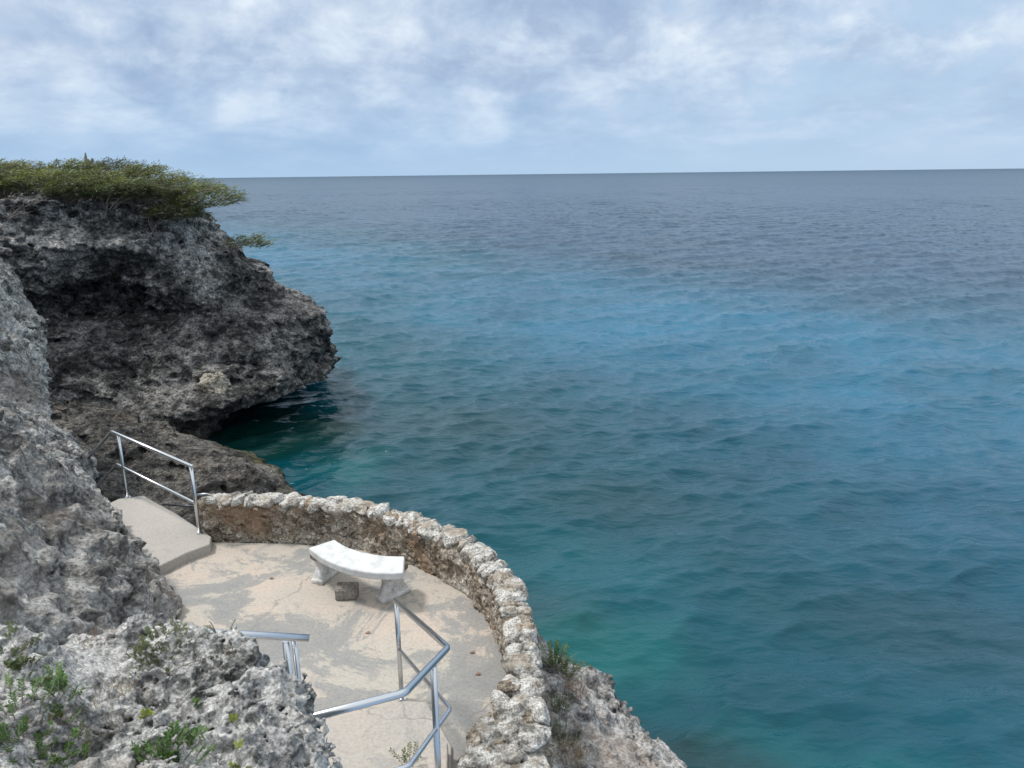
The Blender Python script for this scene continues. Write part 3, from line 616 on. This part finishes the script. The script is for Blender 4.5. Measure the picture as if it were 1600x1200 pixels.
# 1: right-hand rail of the stairs
h1 = empty('handrail', PZ(628, 1092, 4.4)); tag(h1, 'bent stainless steel handrail in the middle of the terrace, zigzagging up the stairs', 'handrail')
a0 = PD(619, 944, 6.15); a1 = PD(700, 1012, 5.2); a2 = PD(632, 1083, 4.35); a3 = PD(440, 1133, 3.95)
foot = PZ(628, 1092, 4.4); a0 = np.array([foot[0], foot[1], 5.40]); a0 = a0+(a0-a1)*0.03
rail('top_rail', [a0, a1, a2, a3], 0.0235, h1)
dz = np.array([0, 0, -0.50])
rail('lower_rail', [np.array([foot[0], foot[1], 4.92]), a1+dz, a2+dz*1.02, a3+dz], 0.017, h1)
post((foot[0], foot[1], 5.39), 4.40, 0.021, h1)
p2 = a1*0.62+a2*0.38; post((p2[0], p2[1], p2[2]-0.02), 4.44, 0.022, h1)
# 2: left-hand rail, half hidden by the outcrop
h2 = empty('handrail', PZ(458, 1190, 4.4)); tag(h2, 'short stainless steel handrail end poking out behind the foreground rock', 'handrail')
b0 = PD(483, 997, 5.45); b1 = PD(290, 986, 5.2); 
rail('top_rail', [b0, b1, b1+np.array([-0.3, -0.9, 0.3])], 0.0265, h2)
rail('lower_rail', [np.array([b0[0]-0.01, b0[1], b0[2]-0.48]), np.array([b0[0]-0.13, b0[1]+0.0, b0[2]-0.50]), np.array([b0[0]-0.75, b0[1]-0.1, b0[2]-0.5])], 0.019, h2, 0.02)
post((b0[0]-0.165, b0[1]-0.01, b0[2]-0.01), 4.40, 0.027, h2)
post((b0[0]-0.125, b0[1]+0.05, b0[2]-0.01), 4.40, 0.02, h2)
# 3: rail along the upper landing
h3 = empty('handrail', PZ(312, 835, 4.53)); tag(h3, 'slim stainless steel handrail sloping along the far edge of the raised landing', 'handrail')
q0 = PZ(312, 833, 4.53); q1 = PZ(200, 777, 4.53)
T0 = PD(301, 731, 9.55); T0 = np.array([q0[0], q0[1], 5.47]); T1 = np.array([q1[0], q1[1], 5.50]); dr = (T1-T0); T1b = T1+dr*0.10
T2 = PD(138, 716, 12.3)
rail('top_rail', [T0-dr*0.03, T1b, T2+(T2-T1b)*0.15], 0.023, h3, 0.03)
rail('lower_rail', [T0+np.array([0, 0, -.52]), T1b+np.array([0, 0, -.50]), T2+(T2-T1b)*0.15+np.array([0, 0, -.55])], 0.018, h3, 0.03)
post(T0, 4.53, 0.024, h3); post(T1, 4.53, 0.021, h3)
# 4: rail of the lower stairs
h4 = empty('handrail', PD(330, 900, 11.6)); tag(h4, 'thin lower stair handrail just showing above the far left end of the wall', 'handrail')
rail('top_rail', [PD(300, 774, 11.0), PD(322, 772, 11.0), PD(372, 785, 10.6), PD(440, 806, 10.2)], 0.019, h4, 0.03)
rail('lower_rail', [PD(255, 788, 11.6), PD(296, 791, 11.3), PD(330, 790, 11.0), PD(400, 812, 10.5)], 0.016, h4, 0.03)
e = PD(305, 774, 11.0); post(e, 2.6, 0.018, h4, False); e = PD(420, 800, 10.3); post(e, 2.6, 0.018, h4, False)

# ------------------------------------------------------------------ curved bench
bench = empty('curved_bench', (-1.8, 7.7, 4.4)); tag(bench, 'white curved concrete bench on two ornate scrolled supports near the wall', 'bench')
nearP = [PZ(u, v, 4.86) for u, v in ((482, 856), (505, 873), (540, 887), (580, 895), (605, 896), (630, 895))]
farP = [PZ(u, v, 4.86) for u, v in ((523, 843), (545, 855), (565, 863), (590, 867), (610, 868.5), (632, 869))]
def smooth_curve(P, n):
    P = np.array(P); d = np.concatenate([[0], np.cumsum(np.linalg.norm(np.diff(P, axis=0), axis=1))]); c_ = [np.polyfit(d, P[:, k], 3) for k in (0, 1)]
    s = np.linspace(0, d[-1], n); return np.stack([np.polyval(c_[0], s), np.polyval(c_[1], s)], 1)
nn_ = 24; A = smooth_curve(nearP, nn_); B = smooth_curve(farP, nn_)
poly = [tuple(p) for p in A]+[tuple(p) for p in B[::-1]]
seat = slab_mesh('seat', poly, 4.775, 4.865, MAT_WHITE); under(seat, bench)
bv = seat.modifiers.new('bevel', 'BEVEL'); bv.width = 0.02; bv.segments = 4; bv.limit_method = 'ANGLE'
def support(cx_, cy_, rot):
    # profile along the depth of the seat (u) against height
    prof = [(0.190, 0), (0.190, 0.045), (0.165, 0.055), (0.150, 0.10), (0.118, 0.15), (0.105, 0.20), (0.118, 0.25), (0.150, 0.285), (0.172, 0.31), (0.176, 0.365)]
    dense = []
    for i in range(len(prof)-1):
        for j in range(3): t_ = j/3; dense.append((prof[i][0]*(1-t_)+prof[i+1][0]*t_, prof[i][1]*(1-t_)+prof[i+1][1]*t_))
    dense.append(prof[-1]); n = len(dense); V = []; F = []
    hw = lambda z: 0.075 if z < 0.05 else 0.058+0.018*abs(z-0.18)/0.18
    for sgn in (-1, 1):
        for (u_, z_) in dense: V.append((-u_, sgn*hw(z_), z_))
        for (u_, z_) in dense: V.append((u_, sgn*hw(z_), z_))
    for i in range(n-1):
        F += [(i, n+i, n+i+1, i+1), (2*n+i, 2*n+i+1, 3*n+i+1, 3*n+i), (i, i+1, 2*n+i+1, 2*n+i), (n+i, 3*n+i, 3*n+i+1, n+i+1)]
    F += [(0, 2*n, 3*n, n), (n-1, 2*n-1, 4*n-1, 3*n-1)]
    # carved scrolls on both faces
    for sgn in (-1, 1):
        for (u0, z0, r0, tr, tw) in ((0.085, 0.105, 0.045, 0.012, 1), (-0.085, 0.105, 0.045, 0.012, -1), (0.075, 0.265, 0.038, 0.011, -1), (-0.075, 0.265, 0.038, 0.011, 1), (0.0, 0.19, 0.035, 0.010, 1)):
            path = []
            for j in range(22):
                a = tw*j/21*2.4*math.pi+0.8; rr_ = r0*(1-0.72*j/21); path.append((u0+rr_*math.cos(a), sgn*(hw(z0)+0.001), z0+rr_*math.sin(a)))
            v, f = tube_np(path, tr, 8); o_ = len(V); V += [tuple(x) for x in v]; F += [tuple(i+o_ for i in q) for q in f]
    me = bpy.data.meshes.new('bench_support'); me.from_pydata([tuple(map(float, v)) for v in V], [], F); me.materials.append(MAT_LEG)
    for p in me.polygons: p.use_smooth = len(p.vertices) < 5
    o = bpy.data.objects.new('bench_support', me); COL.objects.link(o); under(o, bench)
    o.location = (cx_, cy_, 4.402); o.rotation_euler = (0, 0, rot)
    sb = stone('broken_top', (0, 0, 0.343), (0.175, 0.085, 0.045), 0.0, MAT_BLOCK, int(cx_*1000) % 97+5, None, 0.8, ICO4, 0.04); sb.parent = o
    return o
cl = (A+B)/2
for i_, far_ in ((3, 0), (nn_-3, 1)):
    support(*((-2.235, 8.065, R_(66)) if not far_ else (-1.375, 7.625, R_(46))))
blk = empty('concrete_block', PZ(540, 940, 4.4))
import bmesh
def rough_box(name, c, size, rot, mat, parent=None, bev=0.012, amp=0.004):
    bm = bmesh.new(); bmesh.ops.create_cube(bm, size=1.0)
    for v in bm.verts: v.co = Vector((v.co.x*size[0], v.co.y*size[1], v.co.z*size[2]))
    bmesh.ops.bevel(bm, geom=bm.edges[:], offset=bev, segments=3, affect='EDGES')
    bmesh.ops.subdivide_edges(bm, edges=bm.edges[:], cuts=5, use_grid_fill=True)
    P_ = np.array([v.co[:] for v in bm.verts], np.float32); nz_ = fbm(P_+3.1, 14, 3, 0.6, 2)
    for v, k_ in zip(bm.verts, nz_): v.co += v.co.normalized()*float(k_)*amp
    me = bpy.data.meshes.new(name); bm.to_mesh(me); bm.free(); me.materials.append(mat)
    for p in me.polygons: p.use_smooth = True
    o = bpy.data.objects.new(name, me); COL.objects.link(o); o.location = Vector(c); o.rotation_euler = (0, 0, rot); return o
bpy.data.objects.remove(blk)
bc = PZ(540, 937, 4.4)
tag(rough_box('concrete_block', (bc[0]+0.01, bc[1]+0.06, 4.473), (0.245, 0.17, 0.146), 0.03, MAT_BLOCK), 'rough brown grey concrete block on the terrace floor under the curved bench', 'block')

# ------------------------------------------------------------------ pale boulder stuck in the headland
from mathutils.bvhtree import BVHTree
dg = bpy.context.evaluated_depsgraph_get()
def hit(u, v, objs):
    best = None
    for o in objs:
        r_ = o.ray_cast(Vector(CC), Vector(ray(u, v)).normalized())
        if r_[0]:
            d = (r_[1]-Vector(CC)).length
            if best is None or d < best[0]: best = (d, r_[1], r_[2])
    return best
def drop(x, y, o, z=12.0):
    r_ = o.ray_cast(Vector((x, y, z)), Vector((0, 0, -1))); return r_[1] if r_[0] else None
hb = hit(336, 604, [headland])
bp = hb[1] if hb else Vector((-10.6, 25.2, 1.7))
tag(stone('boulder', (bp.x, bp.y+0.15, bp.z), (0.47, 0.45, 0.47), 0.3, MAT_BOULDER, 41, None, 0.9, ICO, 0.10), 'pale rounded boulder wedged low in the dark headland face above the water', 'boulder')

# ------------------------------------------------------------------ plants
def leaves(C, Dv, Nv, L, W):
    n = len(C); C = np.asarray(C, float); Dv = Dv/np.linalg.norm(Dv, axis=1)[:, None]; Sv = np.cross(Dv, Nv); Sv /= np.linalg.norm(Sv, axis=1)[:, None]+1e-9
    L = np.broadcast_to(L, n)[:, None]; W = np.broadcast_to(W, n)[:, None]
    V = np.stack([C, C+Dv*L*0.5+Sv*W*0.5, C+Dv*L, C+Dv*L*0.5-Sv*W*0.5], 1).reshape(-1, 3)
    return V, np.arange(n*4).reshape(n, 4)
class Tubes:
    def __init__(s): s.V = []; s.F = []
    def add(s, path, r, sides=5):
        v, f = tube_np(path, r, sides, False); o = len(s.V); s.V += [tuple(x) for x in v]; s.F += [tuple(i+o for i in q) for q in f]
def bezier(a, b_, c_, n): return [(1-t)**2*np.array(a)+2*t*(1-t)*np.array(b_)+t*t*np.array(c_) for t in np.linspace(0, 1, n)]
def acacia(base, size, lean, mat, seed, label, nspray=170, name='windswept_shrub', canopy_h=1.35, group='windswept shrubs along the cliff top'):
    r = np.random.default_rng(seed); base = np.array(base, float); root = empty(name, base)
    tag(root, label, 'shrub', group)
    T = Tubes(); tips = []
    top = np.array([lean*size, 0, canopy_h*size])
    main = []
    for k in range(7):
        a = r.uniform(0, 6.28); e = base+top*r.uniform(0.7, 0.95)+np.array([math.cos(a)*1.1, math.sin(a)*1.1, r.uniform(-0.25, 0.1)])*size
        mid = base+np.array([math.cos(a)*0.4, math.sin(a)*0.4, 0.45])*size*r.uniform(0.6, 1.2)
        pth = bezier(base+r.normal(size=3)*0.08*np.array([1, 1, 0])-[0, 0, 0.25], mid, e, 8); T.add(pth, list(np.linspace(0.055, 0.018, 8)*size), 6); main.append(pth)
        for j in range(5):     # bare grey twigs low down
            p = pth[r.integers(2, 8)]; q = p+np.array([r.normal()*0.5, r.normal()*0.5, r.uniform(0.0, 0.5)])*size; T.add(bezier(p, (p+q)/2+r.normal(size=3)*0.1, q, 4), [0.014*size, 0.011, 0.008, 0.005], 4)
    CV, DV, NV = [], [], []
    for k in range(nspray):
        while True:
            u = r.uniform(-1, 1, 3)
            if (u**2).sum() < 1: break
        u = u/np.linalg.norm(u)*np.linalg.norm(u)**0.6
        c_ = base+top+u*np.array([1.7, 1.4, 0.46])*size+np.array([0, 0, -0.12*(u[0]**2)])*size
        if u[2] < -0.35 and r.random() < 0.5: continue
        d = np.array([0.9+0.3*u[0], 0.55*u[1]+r.normal()*0.25, 0.22+r.normal()*0.18+0.1*u[2]]); d /= np.linalg.norm(d); ln = r.uniform(0.45, 0.95)*size
        droop = np.array([0, 0, -0.10])*ln
        pth = bezier(c_-d*ln*0.5-[0, 0, 0.05], c_+[0, 0, 0.05], c_+d*ln*0.5+droop, 6); T.add(pth, [0.011, 0.010, 0.008, 0.007, 0.005, 0.004], 3)
        nl = 26
        for j in range(nl):
            t_ = r.random(); q = pth[0]*(1-t_)**2+2*t_*(1-t_)*pth[2]*1.0+pth[5]*t_*t_ if False else pth[0]+(pth[5]-pth[0])*t_+np.array([0, 0, 0.12*ln*math.sin(math.pi*t_)])
            a = r.uniform(-1.3, 1.3); sd_ = np.array([-d[1], d[0], 0])
            CV.append(q+r.normal(size=3)*0.035); DV.append(d*math.cos(a)+sd_*math.sin(a)*0.8+np.array([0, 0, r.normal()*0.25])); NV.append(np.array([r.normal()*0.35, r.normal()*0.35, 1]))
    V, Q = leaves(np.array(CV), np.array(DV), np.array(NV), r.uniform(0.08, 0.16, len(CV)), r.uniform(0.02, 0.038, len(CV)))
    under(link_np('crown', V, Q, mat, smooth=False), root)
    under(mesh_obj('branches', T.V, T.F, MAT_TWIG), root)
    return root
spots = [  # x, y, size, lean, label
 (-12.5, 28.9, 1.0, 1.35, 'rightmost windswept shrub overhanging the seaward tip of the headland'),
 (-13.6, 28.2, 0.85, 0.9, 'low olive shrub second from the right end of the cliff top'),
 (-13.9, 31.0, 1.15, 0.9, 'shrub rising behind the second one from the right on the headland'),
 (-14.9, 28.6, 1.0, 0.8, 'shrub third from the right along the front edge of the cliff top'),
 (-15.4, 31.6, 1.25, 0.8, 'broad shrub behind the front row, right of the crown middle'),
 (-16.2, 28.8, 1.05, 0.7, 'shrub in the middle of the front row with bare grey branches below'),
 (-16.9, 32.2, 1.3, 0.7, 'tallest shrub in the middle of the back row'),
 (-17.4, 28.6, 1.0, 0.7, 'shrub third from the left in the front row'),
 (-18.4, 31.8, 1.25, 0.7, 'shrub below the dead stump at the top of the thicket'),
 (-18.6, 28.9, 1.0, 0.7, 'shrub second from the left in front row, above bare rock'),
 (-19.8, 30.6, 1.15, 0.7, 'shrub in the back row near the left edge of the picture'),
 (-20.2, 28.3, 1.0, 0.7, 'leftmost front shrub, partly cut by the picture edge'),
 (-21.4, 31.4, 1.2, 0.7, 'leftmost shrub of the back row, at the picture edge')]
spots += [(-12.9, 27.9, 0.6, 1.3, 'small low shrub under the rightmost big shrub, leaning over the cliff edge'), (-14.2, 27.5, 0.6, 0.9, 'low dark shrub spilling over the right part of the cliff edge'),
 (-15.7, 27.3, 0.55, 0.7, 'low dark shrub at the cliff edge below the middle of the thicket'), (-19.0, 27.2, 0.5, 0.5, 'small green shrub on the bare rock left of the thicket base')]
for i, (x, y, s_, ln, lab) in enumerate(spots):
    g = drop(x, y, headland); z = g.z if g is not None else 7.8
    acacia((x, y, z), min(s_, 1.12)*(0.84 if i < 13 else 1.0), ln, MAT_ACACIA[[0, 1, 2, 0, 2, 0, 1, 2, 0, 0, 2, 1, 0, 1, 1, 1, 2][i]], 50+i, lab, 230, canopy_h=1.0)
hb = hit(378, 372, [headland]); p = hb[1] if hb else Vector((-10.6, 29.5, 6.4))
acacia((p.x-0.1, p.y, p.z-0.1), 0.55, 1.2, MAT_ACACIA[2], 90, 'small thin shrub clinging to the headland edge below the big thicket', 60, 'small_shrub', 0.6, None)
# dead stump above the thicket, bleached branches at far left
g = Vector(PD(138, 262, 32.5)); rt = empty('dead_stump', g); tag(rt, 'small dark forked dead stump sticking up above the shrub thicket', 'stump')
T = Tubes(); T.add([g+Vector((0, 0, -2.0)), g+Vector((0.02, 0, -0.2)), g+Vector((0, 0, 0.35))], [0.13, 0.14, 0.09], 8); T.add([g+Vector((0, 0, 0.1)), g+Vector((0.2, 0, 0.25)), g+Vector((0.24, 0, 0.38))], [0.09, 0.08, 0.05], 8); T.add([g+Vector((0, 0, 0.1)), g+Vector((-0.05, 0, 0.35)), g+Vector((-0.03, 0, 0.62))], [0.08, 0.07, 0.02], 8)
under(mesh_obj('trunk', T.V, T.F, MAT_TWIG), rt)
for k_, (u, v, lab) in enumerate(((12, 340, 'bleached bare branches lying on the cliff top at the left edge'), (40, 335, 'thin upright dead stem forking above the left cliff top'))):
    hb = hit(u, v, [headland]); g = Vector(hb[1]) if hb else Vector(PD(u, v, 27)); rt = empty('dead_branches', g); tag(rt, lab, 'dead branches'); T = Tubes(); r = random.Random(k_+3)
    for j in range(7 if k_ == 0 else 4):
        a = r.uniform(-0.6, 2.2) if k_ == 0 else r.uniform(1.2, 1.9); q = g+Vector((math.cos(a)*0.75, r.uniform(-0.3, 0.3), math.sin(a)*0.3+0.12)); T.add(bezier(g-Vector((0, 0, .1)), (g+q)/2+Vector((r.uniform(-.15, .15), 0, .1)), q, 6), [0.022, 0.02, 0.017, 0.014, 0.010, 0.006], 5); e_ = (g+q)/2+Vector((0, 0, .05)); T.add(bezier(e_, e_+Vector((r.uniform(-.2, .3), 0, .1)), e_+Vector((r.uniform(-.4, .5), 0.1, r.uniform(.05, .3))), 5), [0.012, 0.01, 0.008, 0.006, 0.004], 4)
    under(mesh_obj('branches', T.V, T.F, MAT_TWIG), rt)

def herb(u, v, objs, rad, n, hgt, mat, label, cat='plant', name='small_plant', kind='fern', seed=0, depth=None, fallback=None):
    big = 1.0
    if objs and objs[0] is outcrop: hgt *= 0.62
    else: big = 1.9
    hb = hit(u, v, objs)
    if hb is None and fallback is None: print('MISS', label); return
    g = np.array(hb[1] if hb else fallback); r = np.random.default_rng(seed); root = empty(name, g); tag(root, label, cat)
    T = Tubes(); CV, DV, NV, LL, WW = [], [], [], [], []
    for k in range(n):
        a = r.uniform(0, 6.28); o_ = r.uniform(0, rad); b0 = g+np.array([math.cos(a)*o_, math.sin(a)*o_, 0.0])
        if depth is None and hb:
            q_ = None
            for ob in objs:
                t_ = drop(b0[0], b0[1], ob, g[2]+0.35)
                if t_ is not None and abs(t_.z-g[2]) < 0.35: q_ = t_
            if q_ is None: continue
            b0[2] = q_.z-0.01
        if kind == 'grass':
            tilt = r.uniform(0.1, 0.9); e = b0+np.array([math.cos(a)*tilt, math.sin(a)*tilt, 1])*hgt*r.uniform(0.5, 1.0); mid = (b0+e)/2+np.array([0, 0, 0.15*hgt])
            pt = bezier(b0, mid, e, 4)
            for j in range(3): CV.append(pt[j]); DV.append((pt[j+1]-pt[j])*1.0); NV.append(r.normal(size=3)); LL.append(np.linalg.norm(pt[j+1]-pt[j])*1.15); WW.append(0.003*big)
        else:
            e = b0+np.array([math.cos(a)*r.uniform(0.2, 0.8), math.sin(a)*r.uniform(0.2, 0.8), r.uniform(0.5, 1)])*hgt; pt = bezier(b0, (b0+e)/2+np.array([0, 0, 0.2*hgt]), e, 7); T.add(pt, list(np.linspace(0.0028, 0.0012, 7)), 4)
            nl = {'fern': 26, 'sprig': 14, 'leafy': 16}[kind]
            for j in range(nl):
                t_ = 0.25+0.75*j/nl; i_ = min(int(t_*6), 5); q = pt[i_]+(pt[i_+1]-pt[i_])*(t_*6-i_); d = pt[i_+1]-pt[i_]; d /= np.linalg.norm(d); sd_ = np.cross(d, [0, 0, 1]); sd_ /= np.linalg.norm(sd_)+1e-6
                CV.append(q); DV.append(sd_*(1 if j % 2 else -1)+d*0.7+r.normal(size=3)*0.25); NV.append(np.cross(sd_, d)+r.normal(size=3)*0.3)
                LL.append({'fern': 0.017, 'sprig': 0.014, 'leafy': 0.021}[kind]*big*r.uniform(0.7, 1.3)); WW.append({'fern': 0.0055, 'sprig': 0.006, 'leafy': 0.009}[kind]*big)
    if not CV: print('EMPTY', label); return
    V, Q = leaves(np.array(CV), np.array(DV), np.array(NV), np.array(LL), np.array(WW)); under(link_np('blades' if kind == 'grass' else 'leaves', V, Q, mat, smooth=False), root)
    if T.V: under(mesh_obj('stems', T.V, T.F, MAT_TWIG), root)
F_ = [outcrop]
herb(28, 1130, F_, 0.16, 26, 0.16, MAT_GREEN, 'feathery green plant at the bottom left corner of the foreground rock', kind='fern', seed=1)
herb(20, 1165, F_, 0.13, 15, 0.13, MAT_GREEN, 'lowest feathery green plant at the left edge of the picture', kind='fern', seed=2)
herb(92, 1092, F_, 0.09, 20, 0.12, MAT_GREEN, 'leafy green clump right of the feathery plant on the foreground rock', kind='leafy', seed=3)
herb(88, 1068, F_, 0.08, 12, 0.10, MAT_GREEN, 'small feathery clump just above the leafy green one', kind='fern', seed=31)
herb(268, 1180, F_, 0.12, 46, 0.13, MAT_GREEN, 'dense leafy green bush at the bottom edge of the foreground rock', kind='leafy', seed=4)
herb(265, 1012, F_, 0.20, 60, 0.10, MAT_DULL, 'wide low dull green shrublet across the middle of the foreground rock', kind='sprig', seed=5)
herb(225, 1018, F_, 0.12, 26, 0.09, MAT_DULL, 'sparse dull sprigs left of the wide shrublet on the foreground rock', kind='sprig', seed=51)
herb(283, 966, F_, 0.12, 32, 0.14, MAT_DULL, 'green tuft standing on the back rim of the foreground rock', kind='sprig', seed=6)
herb(352, 985, F_, 0.05, 9, 0.17, MAT_DULL, 'single dark sprig at the right of the rim against the terrace', kind='sprig', seed=7)
herb(12, 1022, F_, 0.13, 28, 0.09, MAT_DULL, 'small green patch at the left edge on top of the foreground rock', kind='fern', seed=8)
herb(30, 1045, F_, 0.10, 18, 0.08, MAT_DULL, 'thin green patch just below the one at the left edge', kind='fern', seed=81)
herb(95, 1180, F_, 0.10, 18, 0.08, MAT_GREEN, 'small green plant at the bottom edge between two larger plants', kind='leafy', seed=9)
herb(120, 1165, F_, 0.08, 12, 0.08, MAT_DULL, 'faint green sprigs right of the small bottom plant', kind='sprig', seed=91)
herb(301, 1102, F_, 0.025, 4, 0.05, MAT_GREEN, 'tiny green seedling in the middle of the pitted grey rock', kind='leafy', seed=10)
herb(366, 1128, F_, 0.02, 4, 0.06, MAT_LIME, 'tiny bright lime seedling right of the middle of the pitted rock', kind='leafy', seed=11)
herb(223, 1122, F_, 0.02, 4, 0.05, MAT_LIME, 'tiny lime seedling left of the middle of the pitted rock', kind='leafy', seed=12)
herb(375, 1192, F_, 0.03, 5, 0.05, MAT_LIME, 'lime seedling at the bottom edge of the pitted rock', kind='leafy', seed=13)
for k_, (u, v, ra, n, mt, lab) in enumerate(((192, 1082, 0.10, 70, MAT_STRAW, 'largest dry straw tuft in the middle left of the foreground rock'), (150, 1105, 0.12, 60, MAT_STRAW, 'pale dry grass lying left of the largest straw tuft'), (150, 1000, 0.10, 60, MAT_RUST, 'rusty dry grass near the left part of the back rim'), (170, 1150, 0.06, 30, MAT_RUST, 'small brown dry tuft below the straw grass'), (355, 1035, 0.12, 50, MAT_STRAW, 'pale dry grass on the right shoulder of the foreground rock'), (75, 1130, 0.14, 50, MAT_RUST, 'brown dead litter grass between the green plants at left'))):
    herb(u, v, F_, ra, n, 0.11, mt, lab, 'dry grass', 'dry_grass_tuft', 'grass', 20+k_)
for k_, (u, v, a_, L_, lab) in enumerate(((290, 1045, 0.5, 0.16, 'dark bare twig lying across the middle of the foreground rock'), (45, 1012, 1.9, 0.14, 'bare twig lying at the left edge of the foreground rock'), (420, 1120, 1.4, 0.15, 'pale thin dry stalk on the right part of the pitted rock'))):
    hb = hit(u, v, F_)
    if not hb: continue
    g = np.array(hb[1])+[0, 0, 0.012]; rt = empty('fallen_twig', g); tag(rt, lab, 'twig'); T = Tubes(); d_ = np.array([math.cos(a_), math.sin(a_), 0.12])
    T.add(bezier(g-d_*L_/2, g+[0.01, 0.01, 0.02], g+d_*L_/2, 6), [0.0035, 0.0032, 0.003, 0.0025, 0.002, 0.0012], 5)
    under(mesh_obj('stem', T.V, T.F, MAT_TWIG if k_ < 2 else MAT_DEADWOOD), rt)
    T = Tubes(); T.add(bezier(g, g+np.array([0.02, 0.03, 0.01]), g+np.array([d_[1], -d_[0], 0.2])*L_*0.4, 5), [0.0025, 0.002, 0.0016, 0.0012, 0.0008], 4)
    under(mesh_obj('side_shoot', T.V, T.F, MAT_TWIG if k_ < 2 else MAT_DEADWOOD), rt)
# plants outside the wall
E_ = [bpy.data.objects['terrace_rock']]
herb(866, 1040, E_, 0.10, 40, 0.26, MAT_GREEN, 'bright green weed growing outside the wall above the sea', kind='sprig', seed=61)
herb(886, 1055, E_, 0.12, 40, 0.18, MAT_DULL, 'low green weed right of the tallest one outside the wall', kind='sprig', seed=62)
for k_, (u, v, ra, mt, lab) in enumerate(((905, 1082, 0.13, MAT_RUST, 'rusty dry grass on the pale slope outside the wall'), (875, 1105, 0.10, MAT_DULL, 'olive grass tuft against the outside of the wall'), (880, 1150, 0.14, MAT_DULL, 'largest olive brown grass patch at the foot of the wall'), (895, 1185, 0.14, MAT_STRAW, 'dry grass patch at the bottom edge outside the wall'))):
    herb(u, v, E_, ra, 110, 0.13, mt, lab, 'grass', 'dry_grass_tuft', 'grass', 70+k_)
herb(640, 1200, [st2, st1], 0.06, 7, 0.15, MAT_DULL, 'thin sprigs at the bottom edge beside the handrail post', kind='sprig', seed=77, depth=1)
# dead leaves on the terrace floor
for k_, (u, v, lab) in enumerate(((733, 1021, 'tiny curled dead leaf on the terrace floor near the wall'), (742, 1055, 'brown dead leaf nearest the viewer on the terrace floor'), (570, 990, 'tiny dead leaf in the middle of the terrace floor'), (420, 905, 'tiny dead leaf on the left part of the floor below the wall'))):
    g = PZ(u, v, 4.404); V, Q = leaves(np.array([g, g+[0.004, 0.004, 0.004]]), np.array([[1, 0.6, 0.15], [1, 0.2, 0.3]]), np.array([[0, 0.3, 1.], [0, -.3, 1]]), 0.06, 0.03)
    tag(link_np('dead_leaf', V, Q, MAT_RUST), lab, 'leaf')
print('done')
